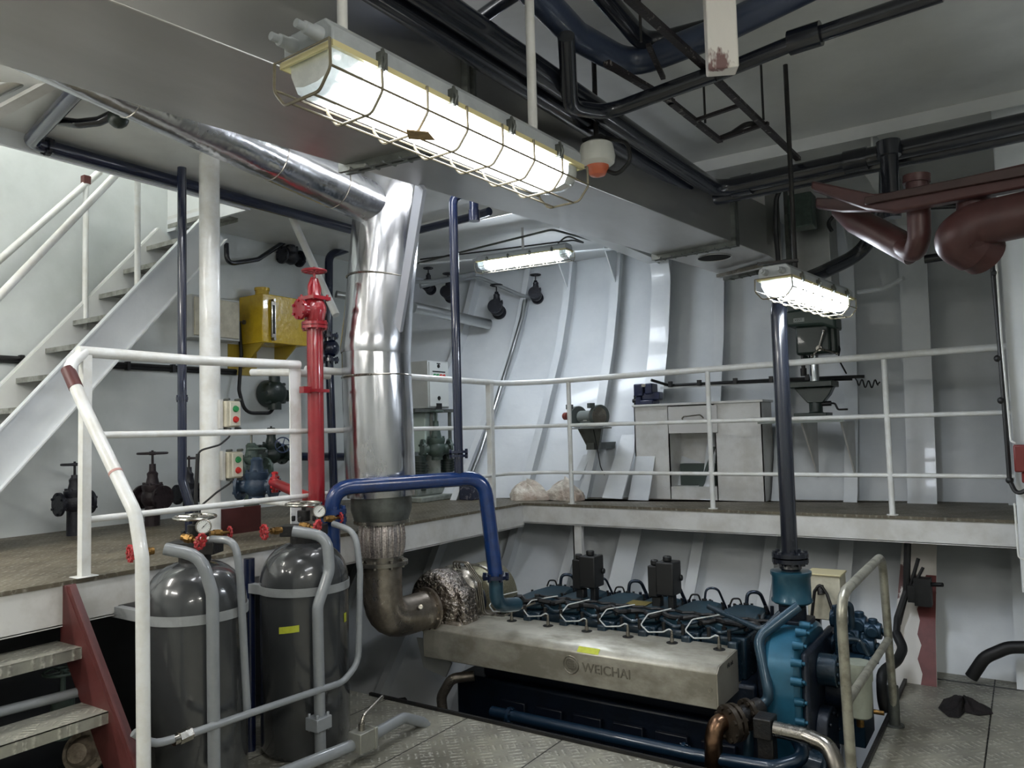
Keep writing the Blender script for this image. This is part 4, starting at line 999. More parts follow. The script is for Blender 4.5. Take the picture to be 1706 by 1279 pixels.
T2 = copy_tree(T1); T2['label'] = 'charcoal air receiver tank with yellow tape strips beside the steel bellows'; T2.location = (-3.40, 2.97, 0)
def red_valve(px, py, x, ax, R_, lab, stem=None):
    p = P(px, py, x=x); ax = V(ax).normalized()
    r = thing('shutoff_valve', lab, 'valve', p, 'red handwheel valves on the air tanks')
    m = MB(); m.wheel(p, ax, R_, R_*.16, 5, R_*.3)
    for k in range(10): 
        a = 2*PI*k/10; Q = frame_to(ax); m.cyl(p+Q @ V((R_*math.cos(a), R_*math.sin(a), -R_*.2)), p+Q @ V((R_*math.cos(a), R_*math.sin(a), R_*.2)), R_*.2, n=8)
    m.build('handwheel', REDW, r)
    m = MB(); m.cyl(p, p-ax*.05, .008, n=8); m.cyl(p-ax*.04, p-ax*.10, .017, n=12); m.cyl(p-ax*.055, p-ax*.08, .022, n=6); m.build('valve_body', BRASS, r)
t1 = V((-3.40, 2.29, 0)); t2 = V((-3.40, 2.97, 0))
red_valve(217, 922, -3.36, (-.2, -1, 0), .034, 'red handwheel valve left of the tank nearest the steps')
red_valve(334, 902, -3.22, (.9, .3, -.2), .034, 'red handwheel valve facing forward below the left gauge')
red_valve(383, 886, -3.40, (.3, 1, 0), .026, 'small red handwheel valve right of the left gauge')
red_valve(440, 886, -3.40, (-.2, -1, 0), .036, 'red handwheel valve on the left of the taped tank')
red_valve(528, 880, -3.24, (.9, .4, -.2), .042, 'bulky red handwheel valve just under the right gauge')
red_valve(567, 862, -3.42, (.3, 1, 0), .028, 'small red handwheel valve right of the taped tank beside the blue flange')
def gauge(px, py, lab, x=-3.30):
    p = P(px, py, x=x); d = (V((0, 0, 1.7))-p); d.z = 0; d.normalize(); d = (d+V((0, 0, .1))).normalized()
    r = thing('pressure_gauge', lab, 'gauge', p, 'pressure gauges on the tanks')
    m = MB(); m.cyl(p-d*.022, p, .034, n=28); m.torus(p, d, .033, .004, 28, 8); gc = m.build('gauge_case', STEEL, r)
    m = MB(); m.cyl(p, p+d*.002, .030, n=28); m.build('gauge_dial', DIAL, gc)
    Q = frame_to(d); m = MB()
    for k in range(13):
        a = -PI*.25+PI*1.5*k/12; c = V((math.cos(a), math.sin(a), 0)); m.tube([p+d*.003+Q @ (c*.023), p+d*.003+Q @ (c*.027)], .0007, 0, 4)
    up = Q.inverted() @ V((0, 0, 1)); up.z = 0; up.normalize(); rt = V((up.y, -up.x, 0))
    m.tube([p+d*.004-Q @ ((up+rt)*.008), p+d*.004+Q @ ((up+rt)*.016)], .0013, 0, 4); m.cyl(p+d*.002, p+d*.005, .003, n=10)
    m.build('gauge_needle', INK, gc)
    m = MB(); m.cyl(p-d*.011-V((0, 0, .03)), p-d*.011-V((0, 0, .09)), .007, n=8); m.build('gauge_stem', BRASS, r)
gauge(339, 877, 'round white pressure gauge on the tank nearest the steps')
gauge(532, 851, 'round white pressure gauge on the taped tank by the blue flange')
def grey_pipe(lab, pts, rr, fr=.1, extra=None):
    c = pts[-1]
    r = thing('air_pipe', lab, 'pipe', (c[0], c[1], c[2]), 'grey compressed air pipes')
    m = MB(); m.tube(pts, rr, fr, 18); m.build('pipe_run', GREYP, r); return r
xp = -3.12
a = P(357, 1279, x=xp); 
grey_pipe('thick grey pipe bending down in front of the tank nearest the steps', [P(275, 914, x=-3.28), P(335, 925, x=-3.16), P(354, 990, x=xp), P(357, 1290, x=xp)], .028, .13)
p5 = P(412, 1187, x=-3.14)
grey_pipe('slim grey pipe dropping between the two tanks', [P(352, 898, x=-3.30), P(392, 900, x=-3.16), P(400, 960, x=-3.14), p5], .018, .08)
r = grey_pipe('thick grey kinked pipe in front of the taped tank', [P(488, 884, x=-3.28), P(545, 893, x=-3.14), P(549, 950, x=-3.12), P(529, 1010, x=-3.12), P(534, 1255, x=-3.12)], .029, .10)
c = P(531, 1203, x=-3.12); m = MB(); m.box(c, (.09, .10, .065)); 
for s in (-1, 1):
    for t in (-1, 1): m.cyl(c+V((s*.03, t*.035, -.04)), c+V((s*.03, t*.035, .05)), .009, n=6)
m.build('pipe_block', GREYP, r, .004)
pE = P(250, 1238, x=xp); pD = P(571, 1136, x=-3.10)
r = grey_pipe('grey pipe curving down right of the taped tank and along the floor to the steps', [P(555, 872, x=-3.30), P(592, 885, x=-3.14), P(600, 950, x=-3.10), P(597, 1105, x=-3.10), pD, P(410, 1190, x=-3.10), P(300, 1228, x=-3.10), P(255, 1240, x=-3.10), P(222, 1220, x=-3.12)], .017, .12)
c = P(308, 1225, x=-3.10); e = (P(330, 1215, x=-3.1)-c).normalized(); m = MB(); m.cyl(c-e*.03, c+e*.03, .028, n=6); m.cyl(c-e*.055, c-e*.03, .023, n=16); m.build('union_nut', STEEL, r)
r = grey_pipe('grey low pipe with square ball valve running over the floor plates to the engine well', [P(440, 1300, x=-3.0), P(600, 1236, x=-3.0), P(672, 1195, x=-3.02), P(705, 1203, x=-3.02), P(720, 1225, x=-3.02)], .030, .10)
c = P(603, 1232, x=-2.98); m = MB(); m.box(c, (.09, .11, .10)); m.box(c+V((0, .06, 0)), (.10, .02, .11)); m.build('valve_block', mat('zinc_block', 'a3a39a', .4, .6, '84847a', 8, .5), r, .004)
m = MB(); m.cyl(c+V((0, 0, .05)), c+V((0, 0, .085)), .018, n=12); m.tube([c+V((0, 0, .08)), c+V((.0, .02, .12)), c+V((-.02, .18, .165))], .010, .03, 8); m.build('valve_lever', STEEL, r)
# low pipe under the maroon steps and rusty flange there
m = MB(); m.tube([P(-30, 1193, x=-3.6), P(140, 1150, x=-3.6)], .022, 0, 12); tag(m.build('bilge_pipe', GREYP), 'grey pipe seen through the gap between the maroon steps', 'pipe')
p = P(142, 1252, x=-3.5); r = thing('flanged_pipe_end', 'rusty flanged pipe end low behind the lowest maroon step', 'pipe', p)
m = MB(); m.flange(p, (.6, -.7, .3), .09, .02, 8, .012); m.lathe([(.07, 0), (.06, .05), (.04, .09), (.005, .10)], p, (.6, -.7, .3), 20); m.build('blank_flange', mat('rusty_pale_flange', '8b8070', .6, .4, '4c3f33', 20, .7, .4, 50), r)
p = P(105, 1118, x=-3.8); r = thing('bilge_valve', 'dark valve with handwheel in the shadow under the left platform', 'valve', p)
m = MB(); m.wheel(p, (0, 0, 1), .08, .007, 4); m.cyl(p, p-V((0, 0, .12)), .012); m.cyl(p-V((0, 0, .12)), p-V((0, 0, .3)), .05, n=16); m.build('valve_body', GREEN, r)
m = MB(); m.cyl(P(415, 930, x=-3.62), (P(415, 930, x=-3.62).x, P(415, 930, x=-3.62).y, 0), .03, n=16); tag(m.build('drain_pipe', NAVY), 'dark blue pipe standing in the gap between the two tanks', 'pipe')
# tape marks on the second tank
def stick(px, py, w_, h_, c0, R_, z_rot=0):
    q = P(px, py, x=-3.2); d = V((q.x, q.y, 0))
    # hit of the sight line with the tank cylinder
    o = V((0, 0, 1.7)); dr = (q-o).normalized(); a = dr.x**2+dr.y**2; b = 2*(dr.x*(o.x-c0.x)+dr.y*(o.y-c0.y)); cc = (o.x-c0.x)**2+(o.y-c0.y)**2-R_**2
    D = b*b-4*a*cc; t = (-b-math.sqrt(max(D, 0)))/(2*a); h = o+dr*t; a0 = math.atan2(h.y-c0.y, h.x-c0.x)
    m = MB(); vs = []; n = 6
    for j in (0, 1):
        for i in range(n+1):
            aa = a0+(i/n-.5)*w_/R_; vs.append(V((c0.x+(R_+.001)*math.cos(aa), c0.y+(R_+.001)*math.sin(aa), h.z+(j-.5)*h_+z_rot*(i/n-.5))))
    m.add(vs, [[i, i+1, n+2+i, n+1+i] for i in range(n)]); return m
tag(stick(481, 1049, .11, .035, t2, .241, .012).build('tape_strip', TAPE), 'yellow green tape strip on the front of the right tank', 'tape')
tag(stick(575, 1028, .03, .05, t2, .241).build('tape_strip', TAPE), 'small torn yellow tape scrap near the right edge of the right tank', 'tape')

# =====================================================================================
# ON THE PLATFORM: VALVES, BOXES, MACHINES
# =====================================================================================
def gate_valve(lab, loc, s, mb_, mw, ax=(0, 1, 0), wr=.10, drop=.0, tall=.16, group=None, name='gate_valve'):
    loc = V(loc); r = thing(name, lab, 'valve', loc, group); ax = V(ax).normalized()
    m = MB(); L = .13*s
    m.lathe([(.05*s, -L), (.05*s, -L*.6), (.085*s, -L*.3), (.095*s, 0), (.085*s, L*.3), (.05*s, L*.6), (.05*s, L)], loc, ax, 22)
    m.flange(loc-ax*L, ax, .10*s, .022*s, 6, .012*s); m.flange(loc+ax*L, ax, .10*s, .022*s, 6, .012*s)
    if drop: m.cyl(loc, loc-V((0, 0, drop)), .06*s, n=18)
    m.build('valve_body', mb_, r)
    m = MB(); m.lathe([(.06*s, .0), (.085*s, .075*s), (.085*s, .105*s), (.055*s, .11*s), (.042*s, .17*s), (.045*s, .2*s), (.028*s, .22*s), (.026*s, .11*s+tall*s)], loc, (0, 0, 1), 20)
    for k in range(4): m.cyl(loc+V((.07*s*math.cos(k*PI/2+.7), .07*s*math.sin(k*PI/2+.7), .06*s)), loc+V((.07*s*math.cos(k*PI/2+.7), .07*s*math.sin(k*PI/2+.7), .125*s)), .012*s, n=6)
    m.build('valve_bonnet', mb_, r)
    h = loc.z+.11*s+tall*s+.09*s
    m = MB(); m.cyl(loc, (loc.x, loc.y, h+.025*s), .010*s, n=10); vs_ = m.build('valve_stem', mw, r)
    m = MB(); m.wheel((loc.x, loc.y, h), (0, 0, 1), wr*s, .010*s, 4); m.build('handwheel', mw, vs_)
    return r
xv = -5.45
gv = 'black valves along the left bulkhead'
def vat(px, py, x=xv): return P(px, py, x=x)
gate_valve('dark valve with handwheel by the bulkhead, leftmost behind the rail post', vat(124, 838), .80, VBLACK, VBLACK, (0, 1, 0), .10, .28, .13, gv)
gate_valve('tall brown black gate valve by the bulkhead, middle of the three', vat(254, 828), .88, VBROWN, VBROWN, (1, .1, 0), .115, .22, .17, gv)
gate_valve('dark valve with small handwheel by the bulkhead just left of the pillar', vat(315, 822), .76, VBLACK, VBROWN, (0, 1, 0), .10, .12, .16, gv)
gate_valve('green grey gate valve standing right of the pillar', vat(419, 783, -5.0), .95, GREEN, WHEELM, (0, 1, 0), .10, .30, .10)
gate_valve('blue grey flanged valve feeding the red branch pipe', vat(428, 810, -4.6), .95, mat('blue_grey_valve', '34465a', .4, 0, '223044', 18, .6, .2, 60), GREEN, (.95, .5, 0), .06, .12, .08)
r = gate_valve('dark green valve with upright wheel on the bulkhead pipe', vat(452, 757, -5.5), .9, DKGREEN, DKGREEN, (0, 1, 0), .03, 0, .05)
p = vat(471, 741, -5.4); m = MB(); m.wheel(p, (1, -.5, 0), .065, .006, 5); m.cyl(p, p-V((.1, -.05, 0)), .01); m.build('side_handwheel', mat('slate_wheel', '3d4a63', .35, .4), r)
m = MB(); m.tube([vat(470, 760, -5.62), vat(720, 762, -5.62)], .04, 0, 14); tag(m.build('bulkhead_pipe', NAVY), 'dark navy pipe low along the bulkhead behind the red pipe', 'pipe')
# green-black motor / pump on bulkhead
p = vat(455, 655, -5.7); r = thing('bulkhead_starter', 'dark green round motor unit fixed on the bulkhead with cable', 'motor', p)
m = MB(); m.lathe([(.10, 0), (.125, .02), (.125, .12), (.10, .17), (.06, .19)], (-5.8, p.y, p.z), (1, 0, 0), 24); m.cyl((-5.68, p.y, p.z), (-5.68, p.y, p.z+.16), .05, n=14); m.cyl((-5.7, p.y, p.z), (-5.7, p.y+.17, p.z-.02), .055, n=14); m.cyl((-5.68, p.y, p.z), (-5.68, p.y, p.z-.15), .06, n=14)
for k in range(8): m.cyl((-5.7, p.y+.115*math.cos(k*.785), p.z+.115*math.sin(k*.785)), (-5.64, p.y+.115*math.cos(k*.785), p.z+.115*math.sin(k*.785)), .015, n=6)
m.build('motor_body', DKGREEN, r)
m = MB(); m.tube([vat(455, 680, -5.7), vat(450, 688, -5.7), vat(408, 688, -5.7), vat(398, 650, -5.72), vat(402, 590, -5.75), vat(398, 535, -5.78)], .016, .12, 8); tag(m.build('power_cable', RUBBER), 'thick black cable curving from the yellow box down to the motor unit', 'cable')
# grey control box behind the pillar
p0 = vat(288, 492, -5.8); p1 = vat(378, 572, -5.8)
r = thing('switch_box', 'pale grey switch box on the bulkhead behind the pillar', 'control box', (-5.7, p0.y+.2, p1.z))
m = MB(); m.bb((-5.8, p0.y+.05, p1.z), (-5.62, p1.y, p0.z)); m.build('box_body', CABG, r, .006)
m = MB(); m.bb((-5.62, p0.y+.07, p1.z+.02), (-5.605, p1.y-.02, p0.z-.02)); m.build('box_door', CREAM, r, .004)
# yellow tank
f0 = vat(437, 488, -5.48); f1 = vat(510, 580, -5.48); bk = vat(408, 490, -5.8)
r = thing('yellow_header_tank', 'glossy yellow header tank with sight glass on the bulkhead', 'tank', (-5.64, f0.y+.3, f1.z))
ya, yb2 = f0.y, f1.y+.02
m = MB(); m.bb((-5.8, ya, f1.z+.02), (-5.48, yb2, f0.z)); m.build('tank_body', YELLOW, r, .008)
m = MB(); m.lathe([(.06, -.02), (.06, .06), (.066, .06), (.066, .085), (.01, .09)], (-5.66, ya+.14, f0.z), (0, 0, 1), 26); m.build('filler_cap', YELLOW, r)
m = MB(); a = vat(455, 503, -5.465); b = vat(456, 562, -5.465); m.bb((a.x, a.y-.025, b.z), (a.x+.012, a.y+.02, a.z)); m.cyl((-5.48, a.y, a.z+.015), (-5.44, a.y, a.z+.015), .014, n=8); m.cyl((-5.48, a.y, b.z-.015), (-5.44, a.y, b.z-.015), .014, n=8); m.build('sight_glass', STEEL, r)
m = MB(); m.bb((a.x+.012, a.y-.012, b.z+.03), (a.x+.015, a.y+.008, a.z-.03)); m.build('sight_slot', INK, r)
m = MB(); m.bb((-5.8, ya-.12, f1.z-.25), (-5.79, ya+.18, f1.z+.02)); m.prism([(-5.8, ya+.02, f1.z+.02), (-5.5, ya+.02, f1.z+.02), (-5.8, ya+.02, f1.z-.2)], (0, .02, 0)); m.prism([(-5.8, yb2-.12, f1.z+.02), (-5.5, yb2-.12, f1.z+.02), (-5.8, yb2-.12, f1.z-.2)], (0, .02, 0)); m.build('tank_bracket', mat('olive_yellow', 'a8902e', .4), r)
m = MB(); c = vat(410, 537, -5.72); m.cyl(c, c+V((0, .14, 0)), .032, n=14); m.cyl(c-V((0, .03, 0)), c, .02, n=10); m.tube([c, c-V((0, .1, .0)), c-V((0, .18, -.05))], .006, .03, 6); m.build('tank_fitting', mat('dull_bronze', '6f6a58', .45, .4), r)
# cable run on the left bulkhead
m = MB(); m.tube([(XW+.02, 1.2, 2.285), (XW+.02, 4.3, 2.285)], .018, 0, 8); m.tube([(XW+.02, 1.2, 2.262), (XW+.02, 4.3, 2.262)], .012, 0, 8)
for k in range(8): m.bb((XW, 1.4+k*.38, 2.245), (XW+.045, 1.425+k*.38, 2.31))
tag(m.build('cable_run', RUBBER), 'black cable bundle running level along the left bulkhead', 'cable')
# black valve pair on black cable pipe near top
gate_valve('small black valve on the curved black pipe above the yellow tank', vat(485, 428, -5.7), .8, VBLACK, VBLACK, (0, 1, 0), .05, 0, .04)
m = MB(); m.tube([vat(377, 405, -5.7), vat(378, 440, -5.7), vat(430, 432, -5.7), vat(478, 400, -5.7), vat(520, 398, -5.7), vat(580, 410, -5.7)], .022, .1, 10); tag(m.build('hose_line', BLACKP), 'black pipe snaking across the bulkhead above the yellow tank', 'pipe')
m = MB(); m.tube([vat(585, 412, -5.5), vat(548, 425, -5.5), vat(547, 560, -5.5), V((vat(556, 745, -5.5).x, vat(556, 745, -5.5).y, ZP))], .04, .12, 12); m.flange(vat(549, 560, -5.5), (0, 0, 1), .085, .03, 6); m.flange(vat(550, 600, -5.5), (0, 0, 1), .085, .03, 6); m.sphere(vat(550, 580, -5.5), .09); tag(m.build('standpipe', NAVY), 'dark standpipe with flanged valve between red pipe and stack', 'pipe')

# compressor and control cabinet behind the stack
xc = -4.75
c0 = P(712, 600, x=xc); c1 = P(746, 680, x=xc); cL = P(690, 602, x=xc-.25)
r = thing('control_cabinet', 'pale grey control cabinet with indicator lamps on a steel stand', 'control box', (xc, c0.y, ZP))
m = MB(); m.bb((xc-.24, c0.y, c1.z), (xc, c1.y+.02, c0.z)); m.build('cabinet_body', CABG, r, .005)
m = MB(); m.bb((xc, c0.y+.015, c1.z+.015), (xc+.012, c1.y+.005, c0.z-.015)); cd_ = m.build('cabinet_door', mat('white_door', 'c9cdca', .4), r, .003)
dy = (c1.y-c0.y); m = MB(); zz = c0.z-.14
m.bb((xc+.012, c0.y+dy*.2, zz+.03), (xc+.014, c0.y+dy*.85, zz+.042)); m.cyl((xc+.012, c0.y+dy*.5, zz+.09), (xc+.018, c0.y+dy*.5, zz+.09), .018, n=12); m.bb((xc+.012, c0.y+dy*.42, zz+.11), (xc+.014, c0.y+dy*.6, zz+.12)); m.cyl((xc+.012, c0.y+dy*.5, zz-.22), (xc+.018, c0.y+dy*.5, zz-.22), .02, n=12); m.bb((xc+.012, c0.y+dy*.36, zz-.34), (xc+.014, c0.y+dy*.64, zz-.27)); m.each('panel_marking', INK, cd_)
for i, mt in enumerate((GREENB, GREENB, REDB, REDB)):
    m = MB(); m.cyl((xc+.012, c0.y+dy*(.28+.16*i), zz), (xc+.026, c0.y+dy*(.28+.16*i), zz), .014, n=12); m.build('indicator_lamp', mt, cd_)
m = MB(); zt_ = c1.z-.01; m.bb((xc-.3, c0.y-.25, zt_-.03), (xc+.05, c1.y+.06, zt_))
for x_, y_ in ((xc-.27, c0.y-.2), (xc+.02, c0.y+.02), (xc+.02, c1.y+.0), (xc-.27, c1.y+.03)): m.cyl((x_, y_, ZP), (x_, y_, zt_), .018, n=8)
m.build('cabinet_stand', GALVD, r)
p = P(720, 745, x=xc-.0); 
gate_valve('grey green globe valve on the compressor behind the stack', p+V((.05, 0, -.02)), 1.0, GREEN, GREEN, (.7, 1, 0), .07, .10, .16)
pb = P(722, 810, x=xc); r = thing('air_compressor', 'grey green air compressor with finned cylinders behind the stack', 'compressor', (pb.x, pb.y, ZP))
m = MB(); m.bb((pb.x-.25, pb.y-.35, ZP), (pb.x+.15, pb.y+.35, ZP+.05)); m.bb((pb.x-.18, pb.y-.3, ZP+.05), (pb.x+.05, pb.y+.25, ZP+.20)); m.cyl((pb.x, pb.y, ZP+.2), (pb.x, pb.y, ZP+.46), .075, n=18); m.build('compressor_block', mat('pale_machine_grey', '8a9089', .45, 0, '5f655f', 12, .6), r, .01)
for s_ in (-.2, .22):
    m = MB()
    for k in range(9): m.cyl((pb.x, pb.y+s_, ZP+.16+k*.025), (pb.x, pb.y+s_, ZP+.172+k*.025), .085, n=16)
    m.cyl((pb.x, pb.y+s_, ZP+.1), (pb.x, pb.y+s_, ZP+.42), .065, n=16); m.build('finned_cylinder', DKGREEN, r)
m = MB(); q = P(703, 720, x=xc-.15); m.box(q, (.25, .2, .38)); m.build('guard_plate', mat('mint_plate', 'b4c4bd', .4), r, .01)
q = P(795, 815, x=-4.35); m = MB(); m.bb((q.x-.1, q.y-.15, ZP), (q.x+.05, q.y+.10, ZP+.18)); tag(m.build('storage_crate', mat('navy_crate', '262c42', .5, 0, '8c8c92', 30, .6, lo=.55, hi=.6), bev=.01), 'small navy crate on the deck behind the blue pipe', 'crate')
# dark cladded box near pillar foot (brown plate)
q = P(410, 845, x=-4.4); m = MB(); m.bb((q.x-.02, q.y-.22, ZP), (q.x, q.y+.12, ZP+.17)); tag(m.build('steel_plate', MAROON), 'dark maroon plate standing on edge just right of the pillar foot', 'plate')
# hull valves top left
yh = 6.2
for (px, py, s_, lab) in ((714, 478, .62, 'leftmost black valve high on the hull next to the stack'), (747, 490, .68, 'second black valve high on the hull from the stack'), (828, 515, .8, 'large black angle valve high on the hull at the silver pipe end'), (893, 492, .68, 'rightmost black valve high on the hull above the slanting silver pipe')):
    x_ = {714: -5.3, 747: -5.15, 828: -4.75, 893: -4.35}[px]; p = P(px, py, x=x_)
    gate_valve(lab, p, s_, VBLACK, VBLACK, (.4, -1, .2), .08, 0, .13, 'black valves high on the hull')
m = MB(); m.tube([P(690, 512, x=-5.1), P(815, 540, x=-4.8)], .055, 0, 20); tag(m.build('lagged_pipe', PIPEM), 'short fat silver pipe running level to the hull valves', 'pipe')
m = MB(); m.tube([P(560, 490, x=-5.4), P(600, 498, x=-5.3)], .035, 0, 14); tag(m.build('lagged_pipe', PIPEM), 'short silver pipe peeping out left of the stack', 'pipe')
m = MB(); m.tube([P(690, 470, x=-5.2), P(800, 462, x=-4.9), P(868, 492, x=-4.5), P(892, 497, x=-4.4)], .02, .15, 10); m.tube([P(700, 476, x=-5.2), P(790, 456, x=-4.9)], .03, 0, 10); tag(m.build('hull_pipe', GREYP), 'thin grey pipe linking the valves high on the hull', 'pipe')
pts = []
for px, py in ((875, 500), (870, 530), (852, 590), (830, 660), (800, 755), (775, 818)):
    best = None
    o = V((0, 0, 1.7)); q = P(px, py, y=6.0); d = (q-o).normalized(); t = 5.
    while t < 10:
        h_ = o+d*t
        if h_.y > hull(h_.x, h_.z)-.03: break
        t += .01
    pts.append(o+d*t)
m = MB(); m.tube(pts, .027, .3, 14); tag(m.build('sounding_pipe', PIPEM), 'bare silver pipe slanting down the hull plating to the deck', 'pipe')
# grinder
p = P(980, 697, y=6.2); gz = P(980, 712, y=6.2).z
r = thing('bench_grinder', 'grey bench grinder with two guarded wheels on its wall shelf', 'grinder', (p.x, 6.2, gz)); GR = r
m = MB(); m.lathe([(.035, -.12), (.055, -.1), (.055, .1), (.035, .12)], (p.x-.0, 6.2, gz+.10), (1, 0, 0), 22); m.bb((p.x-.07, 6.16, gz), (p.x+.08, 6.26, gz+.06)); m.build('motor_body', mat('grinder_grey', '7d8380', .4), r, .006)
for s_ in (-1, 1):
    m = MB(); m.cyl((p.x+s_*.13, 6.2, gz+.10), (p.x+s_*.18, 6.2, gz+.10), .10, n=28); m.bb((p.x+s_*.155-.02, 6.08, gz+.17), (p.x+s_*.155+.02, 6.14, gz+.215)); wg = m.build('wheel_guard', mat('grinder_guard', '565d5b', .4) if 'grinder_guard' not in bpy.data.materials else bpy.data.materials['grinder_guard'], r, .004)
    m = MB(); m.cyl((p.x+s_*.145-.02, 6.18, gz+.10), (p.x+s_*.165+.02, 6.18, gz+.10), .08, n=24); m.build('grinding_wheel', STEEL, wg)
m = MB(); m.cyl((p.x-.24, 6.12, gz+.11), (p.x-.19, 6.12, gz+.11), .035, n=18); m.build('red_brush', mat('brown_red_disc', '7d3a32', .6), r)
m = MB(); m.bb((p.x-.02, 6.17, gz+.06), (p.x+.03, 6.155, gz+.09)); m.build('switch_plate', WHITEPL, r)
m = MB(); m.tube([(p.x+.07, 6.2, gz-.02), (p.x+.13, 6.18, gz-.15), (p.x+.15, 6.2, gz-.35), (p.x+.2, 6.2, gz-.42)], .005, .08, 6); m.build('grinder_cable', RUBBER, r)
GR.rotation_euler = (0, 0, -.4)
r = thing('grinder_shelf', 'small oval steel shelf bracketed from the hull under the bench grinder', 'shelf', (p.x, 6.3, gz-.02))
m = MB(); m.lathe([(.20, -.012), (.20, -.002)], (p.x+.01, 6.2, gz), (0, 0, 1), 30); m.prism([(p.x-.10, 6.18, gz-.012), (p.x+.14, 6.18, gz-.012), (p.x+.07, 6.24, gz-.2), (p.x-.03, 6.24, gz-.2)], (0, .04, 0)); m.bb((p.x-.03, 6.2, gz-.2), (p.x+.05, 6.8, gz-.14)); m.build('shelf_plate', GALVD, r)
# slanted white plates below grinder
m = MB()
def hullpt(px, py, off=.0):
    o = V((0, 0, 1.7)); q = P(px, py, y=6.0); d = (q-o).normalized(); t = 5.
    while t < 10:
        h_ = o+d*t
        if h_.y > hull(h_.x, h_.z)-off: break
        t += .01
    return o+d*t
q = [hullpt(1047, 722), hullpt(1056, 752), hullpt(1036, 830, .08), hullpt(1003, 830, .12), hullpt(1030, 740)]
m.prism([P(1036, 724, y=6.45), P(1058, 724, y=6.45), P(1056, 754, y=6.38), P(1036, 831, y=6.12), P(1003, 829, y=6.10)], (0, .02, 0)); tag(m.build('stiffener_plate', WHITE), 'white slanted stiffener plate leaning on the hull left of the workbench', 'plate')
m = MB(); m.prism([P(972, 757, y=6.42), P(984, 757, y=6.42), P(966, 800, y=6.25), P(952, 800, y=6.25)], (0, .02, 0)); tag(m.build('stiffener_plate', WHITE), 'small white slanted strut under the bench grinder', 'plate')
# sacks
def sack(px, py, w_, d_, h_, seed, mt, lab, grp=None, y=None):
    p = P(px, py, z=ZP); rnd = random.Random(seed); m = MB(); n = 22; k = 12; vs = []; fs = []
    for i in range(k+1):
        t = i/k
        for j in range(n):
            a = 2*PI*j/n; rr = (1-t**2.2)**.6*(1+.16*math.sin(3*a+seed)+.09*math.sin(7*a+seed*2)+.05*rnd.random()); vs.append(p+V((w_*rr*math.cos(a), d_*rr*math.sin(a), h_*t*(1+.2*math.sin(2*a+seed)+.1*math.sin(5*a)))))
    for i in range(k):
        for j in range(n): j2 = (j+1) % n; fs.append([i*n+j, i*n+j2, (i+1)*n+j2, (i+1)*n+j])
    m.add(vs, fs); return tag(m.build('plastic_sack' if h_ > .05 else 'cloth_rag', mt), lab, 'bag' if h_ > .05 else 'rag', grp)
sack(878, 832, .19, .10, .15, 1, SACKM, 'pale crumpled sack on the deck against the hull, left of the grinder', 'pale sacks on the deck')
sack(942, 832, .20, .11, .17, 4, SACKM, 'larger pale crumpled sack on the deck below the bench grinder', 'pale sacks on the deck')
# workbench
yf = 6.02
a0 = P(1060, 830, y=yf); 
yf = P(1060, 829, z=ZP).y-.02
def B(px, py): return P(px, py, y=yf)
xL = B(1060, 800).x; xM = B(1114, 700).x; xN = B(1190, 700).x; xR_ = B(1272, 760).x
zB = B(1110, 672).z; yB2 = yf+.30
r = thing('workbench', 'white painted steel workbench with a drawer and open cupboard against the hull', 'workbench', ((xL+xR_)/2, yf+.2, ZP))
m = MB(); m.bb((xL, yf, ZP), (xM, yf+.01, zB-.02)); m.bb((xN, yf, ZP), (xR_, yf+.01, zB)); m.bb((xL, yf, ZP), (xL+.01, yB2, zB-.02)); m.bb((xR_-.01, yf, ZP), (xR_, yB2, zB)); m.bb((xM, yf, ZP), (xN, yf+.01, ZP+.10))
m.bb((xM-.01, yf, ZP), (xM, yB2, zB)); m.bb((xN, yf, ZP), (xN+.01, yB2, zB)); m.bb((xM, yB2-.03, ZP), (xN, yB2-.02, zB)); m.bb((xM, yf, ZP+.10), (xN, yB2, ZP+.11)); m.build('bench_body', BEAMP, r)
m = MB(); m.bb((xL-.01, yf-.02, zB-.02), (xR_+.02, yB2, zB)); m.build('bench_top', BEAMP, r, .003)
zd0 = B(1115, 722).z
m = MB(); m.bb((xM, yf-.012, zd0), (xN+.03, yf, zB-.03)); m.bb((xM+.005, yf, zd0+.02), (xN-.005, yf+.26, zd0+.03)); dr = m.build('drawer', mat('drawer_grey_white', 'c4c3c1', .4), r, .003)
m = MB(); h0 = P(1136, 697, y=yf-.03); h1 = P(1170, 694, y=yf-.03); m.tube([h0+V((0, .02, -.01)), h0, h0+V((.02, 0, .018)), h1+V((-.02, 0, .018)), h1, h1+V((0, .02, -.01))], .006, .012, 8); m.build('drawer_handle', STEEL, dr)
m = MB(); m.bb((xM+.03, yf+.15, ZP+.11), (xN-.02, yf+.25, ZP+.3)); m.prism([(xN-.18, yf+.05, ZP+.11), (xN-.04, yf+.05, ZP+.45), (xN-.02, yf+.05, ZP+.45), (xN-.14, yf+.05, ZP+.11)], (0, .02, 0)); m.build('cupboard_contents', mat('green_grey_dark', '3c4844', .6), r)
